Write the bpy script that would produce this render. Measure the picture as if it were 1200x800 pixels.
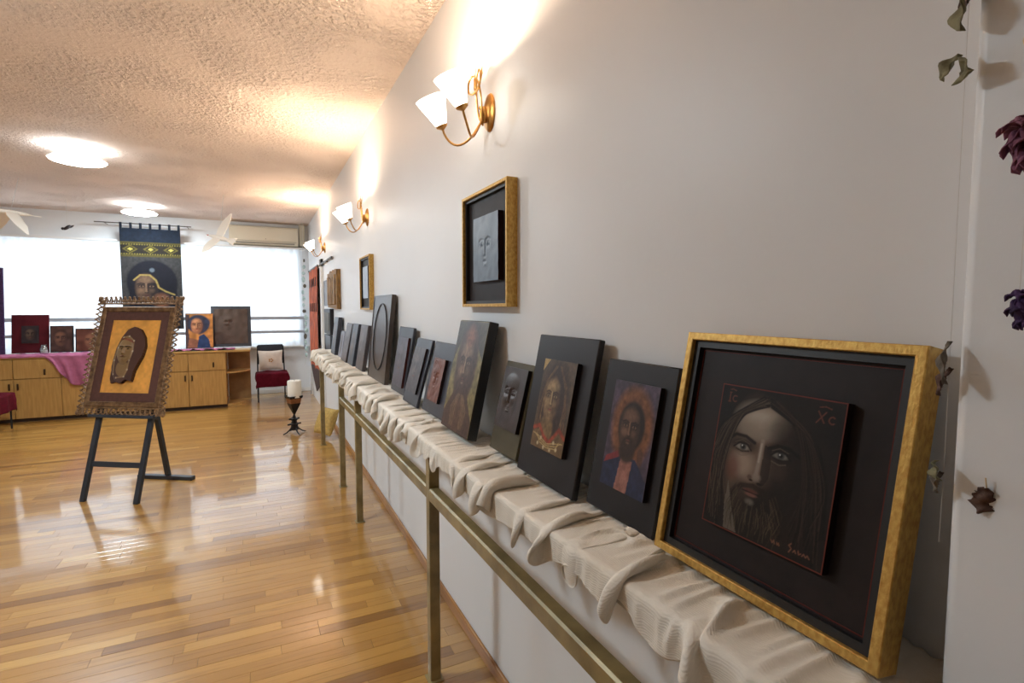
import bpy, bmesh, math, random
import numpy as np
from mathutils import Vector, Matrix, Euler

for o in list(bpy.data.objects): bpy.data.objects.remove(o)
scene = bpy.context.scene
C = scene.collection
PI = math.pi
R = math.radians
rnd = random.Random(7)

# ------------------------------------------------------------------ camera, light, exposure
cam_d = bpy.data.cameras.new('camera'); cam = bpy.data.objects.new('camera', cam_d); C.objects.link(cam)
cam_d.sensor_width = 36; cam_d.lens = 607 / 1200 * 36; cam_d.clip_start = .02
cam.location = (0, 0, 1.6)
cam.rotation_euler = (R(90) - math.atan(40 / 607), 0, -R(26.07))
scene.camera = cam

w = bpy.data.worlds.new('daylight'); scene.world = w; w.use_nodes = True
bg = w.node_tree.nodes['Background']
bg.inputs['Color'].default_value = (.90, .96, 1, 1); bg.inputs['Strength'].default_value = 1.5

vs = scene.view_settings
vs.view_transform = 'Standard'; vs.look = 'None'; vs.gamma = 1; vs.use_curve_mapping = False
vs.exposure = 1.75

LAMP_E = 40.0          # emission of the ceiling lamps' glass
SCONCE_W = 6.0        # watts of each sconce bulb
SHADE_E = 2.0          # emission of the sconces' glass

# ------------------------------------------------------------------ room numbers
XW, YF, ZC = .885, 10.6, 3.13          # right wall, far wall, ceiling
XL, YB = -5.2, -3.0
SHZ = 1.045                            # top of the shelf board

# ------------------------------------------------------------------ helpers
def lin(c):
    f = lambda v: v / 12.92 if v <= .04045 else ((v + .055) / 1.055) ** 2.4
    return tuple(f(v / 255) for v in c[:3])

class MB:
    def __init__(s): s.v = []; s.f = []
    def add(s, vs_, fs_):
        n = len(s.v); s.v.extend([tuple(p) for p in vs_]); s.f.extend([tuple(i + n for i in q) for q in fs_]); return s
    def box(s, x0, x1, y0, y1, z0, z1, bev=0, M=None, seg=1):
        bm = bmesh.new(); bmesh.ops.create_cube(bm, size=1)
        for v in bm.verts:
            v.co = ((x0 + x1) / 2 + v.co.x * (x1 - x0), (y0 + y1) / 2 + v.co.y * (y1 - y0), (z0 + z1) / 2 + v.co.z * (z1 - z0))
        if bev: bmesh.ops.bevel(bm, geom=bm.edges[:], offset=bev, segments=seg, profile=.5, affect='EDGES')
        bm.verts.ensure_lookup_table()
        s.add([(M @ v.co) if M else v.co.copy() for v in bm.verts], [[v.index for v in f.verts] for f in bm.faces])
        bm.free(); return s
    def tube(s, pts, r, seg=8, cap=True):
        pts = [Vector(p) for p in pts]; n = len(pts); rs = r if isinstance(r, (list, tuple)) else [r] * n
        vs_ = []; fs_ = []; up = None
        for i, p in enumerate(pts):
            t = (pts[min(i + 1, n - 1)] - pts[max(i - 1, 0)]).normalized()
            if up is None: up = t.orthogonal().normalized()
            up = (up - t * up.dot(t)).normalized(); b = t.cross(up)
            for k in range(seg):
                a = 2 * PI * k / seg; vs_.append(p + (up * math.cos(a) + b * math.sin(a)) * rs[i])
        for i in range(n - 1):
            for k in range(seg):
                k2 = (k + 1) % seg; fs_.append((i * seg + k, i * seg + k2, (i + 1) * seg + k2, (i + 1) * seg + k))
        if cap: fs_.append(tuple(range(seg))[::-1]); fs_.append(tuple(range((n - 1) * seg, n * seg)))
        return s.add(vs_, fs_)
    def lathe(s, prof, seg=24, M=None, sx=1, sy=1, closed_top=True):
        vs_ = []; fs_ = []; n = len(prof)
        for (r, z) in prof:
            for k in range(seg):
                a = 2 * PI * k / seg; p = Vector((r * math.cos(a) * sx, r * math.sin(a) * sy, z)); vs_.append(M @ p if M else p)
        for i in range(n - 1):
            for k in range(seg):
                k2 = (k + 1) % seg; fs_.append((i * seg + k, i * seg + k2, (i + 1) * seg + k2, (i + 1) * seg + k))
        if closed_top:
            fs_.append(tuple(range(seg))[::-1]); fs_.append(tuple(range((n - 1) * seg, n * seg)))
        return s.add(vs_, fs_)
    def ball(s, c, rx, ry=None, rz=None, seg=10, rings=6, M=None):
        ry = ry or rx; rz = rz or rx
        prof = [(max(math.sin(PI * i / rings), .02), -math.cos(PI * i / rings)) for i in range(rings + 1)]
        T = Matrix.Translation(c) @ (M or Matrix.Identity(4)) @ Matrix.Diagonal((rx, ry, rz, 1))
        return s.lathe(prof, seg, T)
    def prism(s, poly, y0, y1, M=None):
        n = len(poly); vs_ = [Vector((x, y0, z)) for x, z in poly] + [Vector((x, y1, z)) for x, z in poly]
        fs_ = [tuple(range(n)), tuple(range(n, 2 * n))[::-1]] + [(i, i + n, (i + 1) % n + n, (i + 1) % n) for i in range(n)]
        return s.add([M @ v for v in vs_] if M else vs_, fs_)
    def ring(s, ox0, ox1, oz0, oz1, b, y0, y1, ch=0):
        """rectangular mitred frame in the xz plane, rail width b, from y0 (front) to y1 (back)"""
        prof = [(0, y1), (0, y0 + ch), (ch, y0), (b - ch, y0), (b, y0 + ch), (b, y1)] if ch else [(0, y1), (0, y0), (b, y0), (b, y1)]
        m = len(prof); vs_ = []; fs_ = []
        for (cx, cz, sx_, sz_) in ((ox0, oz0, 1, 1), (ox1, oz0, -1, 1), (ox1, oz1, -1, -1), (ox0, oz1, 1, -1)):
            for (d, y) in prof: vs_.append((cx + sx_ * d, y, cz + sz_ * d))
        for i in range(4):
            j = (i + 1) % 4
            for k in range(m):
                k2 = (k + 1) % m; fs_.append((i * m + k, i * m + k2, j * m + k2, j * m + k))
        return s.add(vs_, fs_)
    def grid(s, P):
        """P: array (n, m, 3)"""
        n, m, _ = P.shape; idx = np.arange(n * m).reshape(n, m)
        q = np.stack([idx[:-1, :-1], idx[:-1, 1:], idx[1:, 1:], idx[1:, :-1]], -1).reshape(-1, 4)
        return s.add(P.reshape(-1, 3).tolist(), q.tolist())
    def mesh(s, name, smooth=True, ang=38):
        me = bpy.data.meshes.new(name); me.from_pydata(s.v, [], s.f)
        bm = bmesh.new(); bm.from_mesh(me); bmesh.ops.recalc_face_normals(bm, faces=bm.faces[:]); bm.to_mesh(me); bm.free()
        if smooth:
            me.polygons.foreach_set('use_smooth', [True] * len(me.polygons)); me.set_sharp_from_angle(angle=R(ang))
        me.update(); return me
    def build(s, name, mat, parent=None, smooth=True, ang=38):
        return link(name, s.mesh(name, smooth, ang), mat, parent)

def link(name, me, mat, parent=None):
    if mat is not None and len(me.materials) == 0: me.materials.append(mat)
    o = bpy.data.objects.new(name, me); C.objects.link(o)
    if parent: o.parent = parent
    return o
def tag(o, label, cat, group=None):
    o['label'] = label; o['category'] = cat
    if group: o['group'] = group
    return o
def thing(name, label, cat, loc=(0, 0, 0), rot=(0, 0, 0), group=None):
    o = bpy.data.objects.new(name, None); C.objects.link(o); o.empty_display_size = .05
    o.location = loc; o.rotation_euler = rot
    return tag(o, label, cat, group)
def struct(o): o['kind'] = 'structure'; return o

# ------------------------------------------------------------------ materials
def nodes(name):
    m = bpy.data.materials.new(name); m.use_nodes = True
    nt = m.node_tree; return m, nt, nt.nodes, nt.links, nt.nodes['Principled BSDF']
def ramp(N, stops):
    r = N.new('ShaderNodeValToRGB'); e = r.color_ramp.elements
    while len(e) < len(stops): e.new(.5)
    for i, (p, c) in enumerate(stops): e[i].position = p; e[i].color = (*c, 1)
    return r
def pm(name, col, rough=.5, metal=0, var=.0, scale=12, bump=0, bscale=80, stretch=(1, 1, 1), col2=None, coat=0, spec=None, sheen=0):
    m, nt, N, L, p = nodes(name); c = lin(col)
    p.inputs['Base Color'].default_value = (*c, 1); p.inputs['Roughness'].default_value = rough; p.inputs['Metallic'].default_value = metal
    if coat: p.inputs['Coat Weight'].default_value = coat; p.inputs['Coat Roughness'].default_value = .15
    if spec is not None: p.inputs['Specular IOR Level'].default_value = spec
    if sheen: p.inputs['Sheen Weight'].default_value = sheen
    if var or col2 or bump:
        tc = N.new('ShaderNodeTexCoord'); mp = N.new('ShaderNodeMapping'); mp.inputs['Scale'].default_value = stretch
        L.new(tc.outputs['Object'], mp.inputs['Vector'])
    if var or col2:
        n = N.new('ShaderNodeTexNoise'); n.inputs['Scale'].default_value = scale; n.inputs['Detail'].default_value = 5
        L.new(mp.outputs['Vector'], n.inputs['Vector'])
        lo = lin(col2) if col2 else tuple(v * (1 - var) for v in c); hi = c if col2 else tuple(min(1, v * (1 + var)) for v in c)
        r = ramp(N, [(.35, lo), (.65, hi)]); L.new(n.outputs['Fac'], r.inputs['Fac']); L.new(r.outputs['Color'], p.inputs['Base Color'])
    if bump:
        n2 = N.new('ShaderNodeTexNoise'); n2.inputs['Scale'].default_value = bscale; n2.inputs['Detail'].default_value = 4
        L.new(mp.outputs['Vector'], n2.inputs['Vector'])
        b = N.new('ShaderNodeBump'); b.inputs['Strength'].default_value = bump; b.inputs['Distance'].default_value = .004
        L.new(n2.outputs['Fac'], b.inputs['Height']); L.new(b.outputs['Normal'], p.inputs['Normal'])
    return m
def emit(name, col, strength):
    m, nt, N, L, p = nodes(name)
    p.inputs['Base Color'].default_value = (.9, .9, .9, 1); p.inputs['Roughness'].default_value = .3
    p.inputs['Emission Color'].default_value = (*col, 1); p.inputs['Emission Strength'].default_value = strength
    return m

M = {}
M['wall'] = pm('white_wall_paint', (228, 230, 232), .42, var=.015, scale=1.5, bump=.10, bscale=35, spec=.35)
M['white'] = pm('white_trim', (232, 232, 230), .4)
M['pilaster'] = pm('white_pilaster_paint', (224, 227, 230), .38, var=.02, scale=4, bump=.12, bscale=40)
M['gold'] = pm('gilded_wood', (214, 176, 96), .45, .55, scale=130, col2=(184, 140, 68), bump=.22, bscale=260, stretch=(1, 1, .6))
M['goldside'] = M['gold']
M['black'] = pm('black_paint', (20, 19, 20), .45)
M['board'] = pm('dark_board', (36, 33, 35), .42, var=.15, scale=6, bump=.05, bscale=200, spec=.3)
M['mat'] = pm('dark_brown_mat', (36, 28, 27), .5, var=.12, scale=20, bump=.04, bscale=250, spec=.22)
M['redline'] = pm('red_brown_line', (92, 36, 27), .5, spec=.2)
M['olive'] = pm('olive_board', (78, 70, 48), .45, var=.2, scale=8, spec=.3)
M['bluegrey'] = pm('blue_black_board', (52, 54, 62), .36, var=.15, scale=6)
M['browngrey'] = pm('brown_grey_board', (62, 54, 54), .36, var=.2, scale=5)
M['umber'] = pm('umber_board', (66, 54, 46), .32, var=.25, scale=4, bump=.04, bscale=60)
M['dkred'] = pm('oxblood_board', (76, 18, 26), .6, var=.2, scale=6, spec=.15)
M['shelf'] = pm('painted_shelf_board', (205, 200, 190), .5)
M['bronze'] = pm('bronze_paint_tube', (160, 142, 98), .38, .2, scale=9, col2=(120, 106, 72), bump=.1, bscale=90)
M['easel'] = pm('black_easel_wood', (42, 48, 58), .5, var=.15, scale=9)
M['frame_br'] = pm('antique_bronze_frame', (158, 126, 90), .45, .2, scale=30, col2=(100, 74, 52), bump=.2, bscale=70)
M['frame_in'] = pm('antique_gold_moulding', (136, 106, 72), .42, .4, scale=30, col2=(90, 64, 42))
M['easel_mat'] = pm('brown_velvet_mat', (86, 54, 46), .8, var=.12, scale=30)
M['oak'] = pm('pale_oak_veneer', (190, 148, 84), .42, scale=7, col2=(172, 130, 70), stretch=(6, 6, .6), bump=.03, bscale=60)
M['oaktop'] = pm('oak_worktop', (196, 156, 92), .35, scale=7, col2=(176, 134, 74), stretch=(.6, 6, 6))
M['dark_in'] = pm('brown_shelf_interior', (150, 112, 66), .5, var=.1)
M['plinth'] = pm('dark_plinth', (60, 42, 28), .6)
M['handle'] = pm('dark_bronze_handle', (70, 52, 34), .4, .6)
M['pink'] = pm('mauve_pink_cloth', (168, 98, 128), .85, var=.12, scale=14, bump=.3, bscale=120, spec=.2)
M['maroon'] = pm('maroon_cloth', (88, 14, 30), .9, var=.15, scale=20, bump=.3, bscale=150, spec=.15)
M['cushion'] = pm('cream_cushion_cloth', (222, 212, 198), .85, var=.05, scale=18, bump=.2, bscale=150)
M['embroid'] = pm('embroidery_thread', (186, 140, 90), .8)
M['blackmetal'] = pm('black_chair_metal', (30, 31, 35), .4, .3)
M['blackfab'] = pm('black_chair_fabric', (38, 40, 46), .85, var=.1, scale=60)
M['iron'] = pm('wrought_iron', (30, 26, 26), .5, .5, bump=.2, bscale=60)
M['copper'] = pm('copper_band', (140, 92, 62), .4, .6, var=.15, scale=40)
M['wax'] = pm('candle_wax', (238, 232, 220), .5)
M['jute'] = pm('jute_sackcloth', (196, 162, 92), .9, var=.15, scale=40, bump=.6, bscale=220)
M['acw'] = pm('cream_plastic', (226, 220, 200), .4)
M['acd'] = pm('grey_plastic', (150, 146, 132), .5)
M['brass'] = pm('aged_brass', (206, 160, 92), .3, .85, scale=25, col2=(170, 120, 60))
M['paper'] = pm('white_paper', (236, 232, 222), .7)
M['redbeak'] = pm('red_beak', (196, 62, 56), .5)
M['thread'] = pm('grey_thread', (214, 212, 208), .7)
M['leafg'] = pm('dried_green_leaf', (134, 130, 98), .75, scale=60, col2=(98, 92, 66), bump=.4, bscale=150)
M['leafb'] = pm('dried_brown_leaf', (92, 66, 54), .75, scale=60, col2=(62, 40, 36), bump=.4, bscale=150)
M['leafgrey'] = pm('dried_grey_leaf', (112, 104, 92), .75, scale=60, col2=(80, 72, 62), bump=.4, bscale=150)
M['petal'] = pm('dried_purple_petal', (136, 84, 108), .8, scale=50, col2=(100, 52, 78), bump=.3, bscale=120)
M['petal2'] = pm('dark_violet_petal', (72, 44, 92), .8, scale=50, col2=(44, 26, 60))
M['palepetal'] = pm('pale_dried_petal', (214, 190, 150), .8)
M['shell'] = pm('pale_green_shell', (204, 222, 220), .5, scale=30, col2=(160, 186, 184))
M['orange'] = pm('rust_orange_textile', (200, 98, 56), .85, scale=5, col2=(140, 62, 40), stretch=(1.5, 1.5, 1), bump=.4, bscale=120)
M['darktextile'] = pm('dark_brown_textile', (66, 48, 46), .9, var=.2, scale=20)
M['wood_old'] = pm('old_carved_wood', (168, 126, 66), .6, scale=24, col2=(96, 70, 38), stretch=(3, 3, .5), bump=.5, bscale=60)
M['greypanel'] = pm('grey_panel', (128, 132, 142), .5, var=.1)
M['bar'] = pm('grey_window_metal', (176, 180, 188), .4, .2)
M['navy'] = pm('navy_textile', (16, 26, 42), .9, var=.15, scale=30, bump=.3, bscale=200)
M['cork'] = pm('dark_grey_metal', (96, 90, 84), .5, .4)
M['base_oak'] = pm('oak_baseboard', (176, 122, 60), .35, scale=6, col2=(150, 98, 44), stretch=(6, .7, 6))
M['ink'] = pm('dark_bird_paper', (44, 42, 46), .7)

def mat_glasscup():
    m, nt, N, L, p = nodes('clear_glass'); out = N['Material Output']
    t = N.new('ShaderNodeBsdfTransparent'); t.inputs[0].default_value = (.82, .85, .88, 1)
    g = N.new('ShaderNodeBsdfGlossy'); g.inputs['Roughness'].default_value = .05
    mx = N.new('ShaderNodeMixShader'); mx.inputs[0].default_value = .18
    L.new(t.outputs[0], mx.inputs[1]); L.new(g.outputs[0], mx.inputs[2]); L.new(mx.outputs[0], out.inputs[0]); return m
M['glass'] = mat_glasscup()

def mat_curtain():
    m, nt, N, L, p = nodes('sheer_white_curtain'); out = N['Material Output']
    tl = N.new('ShaderNodeBsdfTranslucent'); tl.inputs[0].default_value = (.86, .88, .90, 1)
    df = N.new('ShaderNodeBsdfDiffuse'); df.inputs[0].default_value = (.86, .87, .88, 1)
    tr = N.new('ShaderNodeBsdfTransparent')
    a = N.new('ShaderNodeMixShader'); a.inputs[0].default_value = .30; L.new(tl.outputs[0], a.inputs[1]); L.new(df.outputs[0], a.inputs[2])
    b = N.new('ShaderNodeMixShader'); b.inputs[0].default_value = .12; L.new(a.outputs[0], b.inputs[1]); L.new(tr.outputs[0], b.inputs[2])
    L.new(b.outputs[0], out.inputs[0]); return m
M['curtain'] = mat_curtain()

def mat_gauze():
    m, nt, N, L, p = nodes('cream_gauze_cloth'); out = N['Material Output']
    tc = N.new('ShaderNodeTexCoord')
    n = N.new('ShaderNodeTexNoise'); n.inputs['Scale'].default_value = 9; n.inputs['Detail'].default_value = 6; L.new(tc.outputs['Object'], n.inputs['Vector'])
    r = ramp(N, [(.3, lin((243, 236, 222))), (.7, lin((251, 247, 238)))]); L.new(n.outputs['Fac'], r.inputs['Fac'])
    wv = N.new('ShaderNodeTexWave'); wv.bands_direction = 'Z'; wv.inputs['Scale'].default_value = 95; wv.inputs['Distortion'].default_value = 7; wv.inputs['Detail'].default_value = 3; wv.inputs['Detail Scale'].default_value = .6
    mp = N.new('ShaderNodeMapping'); mp.inputs['Scale'].default_value = (1, .25, 1); mp.inputs['Rotation'].default_value = (.1, .75, 0)
    L.new(tc.outputs['Object'], mp.inputs['Vector']); L.new(mp.outputs['Vector'], wv.inputs['Vector'])
    n2 = N.new('ShaderNodeTexNoise'); n2.inputs['Scale'].default_value = 260; L.new(tc.outputs['Object'], n2.inputs['Vector'])
    ad = N.new('ShaderNodeMath'); ad.operation = 'ADD'; L.new(wv.outputs['Fac'], ad.inputs[0]); L.new(n2.outputs['Fac'], ad.inputs[1])
    b = N.new('ShaderNodeBump'); b.inputs['Strength'].default_value = .4; b.inputs['Distance'].default_value = .0012; L.new(ad.outputs[0], b.inputs['Height'])
    p.inputs['Roughness'].default_value = .85; L.new(r.outputs['Color'], p.inputs['Base Color']); L.new(b.outputs['Normal'], p.inputs['Normal'])
    tl = N.new('ShaderNodeBsdfTranslucent'); L.new(r.outputs['Color'], tl.inputs[0])
    mx = N.new('ShaderNodeMixShader'); mx.inputs[0].default_value = .15; L.new(p.outputs[0], mx.inputs[1]); L.new(tl.outputs[0], mx.inputs[2])
    L.new(mx.outputs[0], out.inputs[0]); return m
M['gauze'] = mat_gauze()

def mat_ceiling():
    m, nt, N, L, p = nodes('stippled_ceiling_plaster')
    tc = N.new('ShaderNodeTexCoord')
    n = N.new('ShaderNodeTexNoise'); n.inputs['Scale'].default_value = 30; n.inputs['Detail'].default_value = 3; n.inputs['Roughness'].default_value = .6; L.new(tc.outputs['Object'], n.inputs['Vector'])
    v = N.new('ShaderNodeTexVoronoi'); v.inputs['Scale'].default_value = 38; L.new(tc.outputs['Object'], v.inputs['Vector'])
    big = N.new('ShaderNodeTexNoise'); big.inputs['Scale'].default_value = 2.2; big.inputs['Detail'].default_value = 3; L.new(tc.outputs['Object'], big.inputs['Vector'])
    r1 = ramp(N, [(.44, (0, 0, 0)), (.60, (1, 1, 1))]); L.new(n.outputs['Fac'], r1.inputs['Fac'])
    r2 = ramp(N, [(.36, (.12, .12, .12)), (.60, (1, 1, 1))]); L.new(big.outputs['Fac'], r2.inputs['Fac'])
    mu = N.new('ShaderNodeMath'); mu.operation = 'MULTIPLY'; L.new(r1.outputs['Color'], mu.inputs[0]); L.new(r2.outputs['Color'], mu.inputs[1])
    b = N.new('ShaderNodeBump'); b.inputs['Strength'].default_value = .9; b.inputs['Distance'].default_value = .016; L.new(mu.outputs[0], b.inputs['Height'])
    p.inputs['Base Color'].default_value = (*lin((234, 216, 203)), 1); p.inputs['Roughness'].default_value = .8
    p.inputs['Specular IOR Level'].default_value = .2
    L.new(b.outputs['Normal'], p.inputs['Normal']); return m
M['ceiling'] = mat_ceiling()

def mat_plank(name, per_object):
    m, nt, N, L, p = nodes(name)
    geo = N.new('ShaderNodeNewGeometry')
    if per_object:
        oi = N.new('ShaderNodeObjectInfo'); val = oi.outputs['Random']
    else:
        at = N.new('ShaderNodeAttribute'); at.attribute_name = 'tint'; val = at.outputs['Fac']
    tone = ramp(N, [(0, lin((138, 95, 44))), (.08, lin((164, 118, 55))), (.5, lin((178, 131, 63))), (.9, lin((190, 144, 72))), (1, lin((204, 162, 92)))])
    L.new(val, tone.inputs['Fac'])
    off = N.new('ShaderNodeMath'); off.operation = 'MULTIPLY'; off.inputs[1].default_value = 37; L.new(val, off.inputs[0])
    mp = N.new('ShaderNodeMapping'); mp.inputs['Scale'].default_value = (2.2, 38, 1); L.new(geo.outputs['Position'], mp.inputs['Vector'])
    cmb = N.new('ShaderNodeCombineXYZ'); L.new(off.outputs[0], cmb.inputs[0]); L.new(off.outputs[0], cmb.inputs[1]); L.new(cmb.outputs[0], mp.inputs['Location'])
    n = N.new('ShaderNodeTexNoise'); n.inputs['Scale'].default_value = 1.6; n.inputs['Detail'].default_value = 6; n.inputs['Distortion'].default_value = .6; L.new(mp.outputs['Vector'], n.inputs['Vector'])
    gr = ramp(N, [(.28, (.62, .54, .46)), (.46, (.95, .94, .92)), (.7, (1.0, 1.0, 1.0))]); L.new(n.outputs['Fac'], gr.inputs['Fac'])
    mx = N.new('ShaderNodeMixRGB'); mx.blend_type = 'MULTIPLY'; mx.inputs[0].default_value = .75; L.new(tone.outputs['Color'], mx.inputs[1]); L.new(gr.outputs['Color'], mx.inputs[2])
    L.new(mx.outputs[0], p.inputs['Base Color'])
    p.inputs['Roughness'].default_value = .30; p.inputs['Coat Weight'].default_value = .8; p.inputs['Coat Roughness'].default_value = .07; p.inputs['Coat IOR'].default_value = 1.55
    b = N.new('ShaderNodeBump'); b.inputs['Strength'].default_value = .05; b.inputs['Distance'].default_value = .002
    L.new(n.outputs['Fac'], b.inputs['Height']); L.new(b.outputs['Normal'], p.inputs['Normal'])
    return m
M['plank'] = mat_plank('varnished_oak_plank', True)
M['plankfield'] = mat_plank('varnished_oak_strip', False)
M['subfloor'] = pm('dark_subfloor', (60, 40, 22), .8)

def mat_paint(name, rough, bump=.15, spec=.35):
    m, nt, N, L, p = nodes(name)
    at = N.new('ShaderNodeAttribute'); at.attribute_name = 'paint'; L.new(at.outputs['Color'], p.inputs['Base Color'])
    p.inputs['Roughness'].default_value = rough; p.inputs['Specular IOR Level'].default_value = spec
    tc = N.new('ShaderNodeTexCoord'); n = N.new('ShaderNodeTexNoise'); n.inputs['Scale'].default_value = 140; n.inputs['Detail'].default_value = 4
    L.new(tc.outputs['Object'], n.inputs['Vector'])
    b = N.new('ShaderNodeBump'); b.inputs['Strength'].default_value = bump; b.inputs['Distance'].default_value = .002
    L.new(n.outputs['Fac'], b.inputs['Height']); L.new(b.outputs['Normal'], p.inputs['Normal']); return m
M['paint'] = mat_paint('icon_paint', .5, .15, .2)
M['paintsatin'] = mat_paint('varnished_icon_paint', .36)
M['weave'] = mat_paint('woven_picture', .9, .4)

# ------------------------------------------------------------------ the setting
def slab(name, x0, x1, y0, y1, z0, z1, mat, parent=None):
    o = MB().box(x0, x1, y0, y1, z0, z1).build(name, mat, parent, smooth=False)
    return o if parent else struct(o)

floor = slab('floor', XL, XW + .2, YB, YF + .2, -.12, -.02, M['subfloor'])
ceil = slab('ceiling', XL - .2, XW + .2, YB - .2, YF + .2, ZC, ZC + .12, M['ceiling'])
slab('wall_right', XW, XW + .2, YB - .2, YF + .2, -.12, ZC, M['wall'])
slab('wall_left', XL - .2, XL, YB - .2, YF + .2, -.12, ZC, M['wall'])
slab('wall_back', XL, XW, YB - .2, YB, -.12, ZC, M['wall'])
# far wall with the long window opening
WX0, WX1, WZ0, WZ1 = -4.9, .74, .89, 2.67
fw = MB()
fw.box(XL, XW, YF, YF + .2, -.12, WZ0); fw.box(XL, XW, YF, YF + .2, WZ1, ZC)
fw.box(XL, WX0, YF, YF + .2, WZ0, WZ1); fw.box(WX1, XW, YF, YF + .2, WZ0, WZ1)
struct(fw.build('wall_far', M['wall'], smooth=False))
# pilaster that ends the near wall
struct(MB().box(.78, XW, YB, .334, 0, ZC, .014, seg=3).build('wall_pilaster', M['pilaster']))
struct(MB().box(XW - .016, XW, .334, 8.17, 0, .062, .004).build('baseboard_right', M['base_oak']))
struct(MB().box(-.1, XW - .02, YF - .014, YF, 0, .075, .004).build('baseboard_far', M['white']))

# window: frame, mullions and panes behind the curtains
win = struct(MB().ring(WX0, WX1, WZ0, WZ1, .06, YF + .05, YF + .12).build('window_1', M['white'], smooth=False))
for k in range(1, 4):
    x = WX0 + (WX1 - WX0) * k / 4
    MB().box(x - .03, x + .03, YF + .05, YF + .12, WZ0 + .06, WZ1 - .06).build('mullion', M['white'], win, smooth=False)
for k in range(4):
    x0 = WX0 + (WX1 - WX0) * k / 4 + .035; x1 = WX0 + (WX1 - WX0) * (k + 1) / 4 - .035
    MB().box(x0, x1, YF + .08, YF + .086, WZ0 + .06, WZ1 - .06).build('pane', M['glass'], win, smooth=False)
MB().box(WX0, XW - .03, YF - .12, YF + .02, WZ0 - .03, WZ0, .004).build('window_sill', M['white'], win)
# two pale grey guard bars across the lower window, carried by brackets on the sill
gb = struct(MB().box(WX0, WX1 + .05, YF - .215, YF - .195, 1.375, 1.435, .004).build('trim_1', M['bar']))
MB().box(WX0, WX1 + .05, YF - .215, YF - .195, 1.13, 1.18, .004).build('guard_bar', M['bar'], gb)
for x in (-4.8, -1.5, .77):
    MB().box(x - .02, x + .02, YF - .195, YF - .175, .86, 1.43).build('bar_post', M['bar'], gb)
# curtain pelmet rail
struct(MB().box(XL, .84, YF - .17, YF, 2.668, 2.70, .004).build('trim_2', M['white']))

def curtain(x0, x1, label, seed):
    r = random.Random(seed); n = int((x1 - x0) / .012); zs = np.linspace(2.668, WZ0 + .0 , 26)
    xs = np.linspace(x0, x1, n); P = np.zeros((n, len(zs), 3))
    ph = [(r.uniform(16, 60), r.uniform(0, 7), r.uniform(.3, 1)) for _ in range(7)]
    f = sum(a * np.sin(k * xs + p + .8 * np.sin(2.1 * xs + p)) for k, p, a in ph) / 3.2
    for j, z in enumerate(zs):
        t = j / (len(zs) - 1); P[:, j, 0] = xs + .008 * np.sin(3 * z + xs * 5); P[:, j, 1] = YF - .125 + f * (.018 + .012 * t); P[:, j, 2] = z
    return tag(MB().grid(P).build('sheer_curtain', M['curtain'], ang=180), label, 'curtain', 'sheer curtains over the long window')
curtain(-4.9, -3.5, 'white sheer curtain at the end of the window beyond the dark red picture', 1)
curtain(-3.5, -1.55, 'white sheer curtain hanging beside the navy banner, behind the dark red picture', 2)
curtain(-1.55, .75, 'white sheer curtain hanging below the air conditioner, behind the black chair', 3)

# floor planks: 300 largest in view as parts, the rest one part
PW = .070
lens = [.32, .42, .52, .62, .72, .86]
pl_mesh = {}
for Ln in lens:
    b = MB().box(-Ln / 2 + .0003, Ln / 2 - .0003, -PW / 2 + .0003, PW / 2 - .0003, -.02, 0, .0009)
    me = b.mesh('plank', True, 20); me.materials.append(M['plank']); pl_mesh[Ln] = me
allp = []
y = YB + PW / 2
while y < YF:
    x = XL - rnd.uniform(0, .6)
    while x < XW:
        Ln = rnd.choice(lens); allp.append((x + Ln / 2, y, Ln)); x += Ln
    y += PW
Fv = (math.sin(R(26.07)), math.cos(R(26.07)))
def size_in_view(p):
    x, y, Ln = p
    d = x * Fv[0] + y * Fv[1]; s = x * Fv[1] - y * Fv[0]
    if d < 1.0: return 0
    px = 600 + 607 * s / d; py = 400 + 607 * (1.6 / d) - 40
    if px < -60 or px > 600 or py > 815 or x - Ln / 2 > XW: return 0
    return Ln * PW / d ** 2
allp.sort(key=size_in_view, reverse=True)
for (x, y, Ln) in allp[:300]:
    o = link('plank', pl_mesh[Ln], None, floor); o.location = (x, y, 0)
    o.rotation_euler = (rnd.gauss(0, .0016), rnd.gauss(0, .0006), 0)
vsn, fsn, tint = [], [], []
for (x, y, Ln) in allp[300:]:
    x0, x1 = max(x - Ln / 2, XL) + .0004, min(x + Ln / 2, XW + .1) - .0004
    if x1 - x0 < .01: continue
    n = len(vsn); a = PW / 2 - .0004; t = rnd.gauss(0, .0016) * a
    vsn += [(x0, y - a, -t), (x1, y - a, -t), (x1, y + a, t), (x0, y + a, t), (x0, y - a, -.02), (x1, y - a, -.02), (x1, y + a, -.02), (x0, y + a, -.02)]
    fsn += [(n, n + 1, n + 2, n + 3), (n + 4, n + 5, n + 1, n), (n + 3, n + 2, n + 6, n + 7), (n + 1, n + 5, n + 6, n + 2), (n + 4, n, n + 3, n + 7)]
    tint += [rnd.random()] * 8
me = bpy.data.meshes.new('plank_field'); me.from_pydata(vsn, [], fsn)
at = me.attributes.new('tint', 'FLOAT', 'POINT'); at.data.foreach_set('value', tint)
pf = link('plank_field', me, M['plankfield'], floor); pf['kind'] = 'stuff'

# door in the far part of the right wall
door = struct(MB().box(XW - .012, XW, 8.30, 10.12, 0, 2.20).build('door_1', M['white'], smooth=False))
cs = MB(); cs.box(XW - .04, XW, 8.18, 8.30, 0, 2.32, .006); cs.box(XW - .04, XW, 10.12, 10.22, 0, 2.32, .006); cs.box(XW - .04, XW, 8.18, 10.22, 2.20, 2.32, .006)
cs.build('door_casing', M['white'], door)
MB().tube([(XW - .012, 8.40, 1.0), (XW - .06, 8.40, 1.0), (XW - .06, 8.52, 1.0)], .01).build('door_handle', M['handle'], door)

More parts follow.
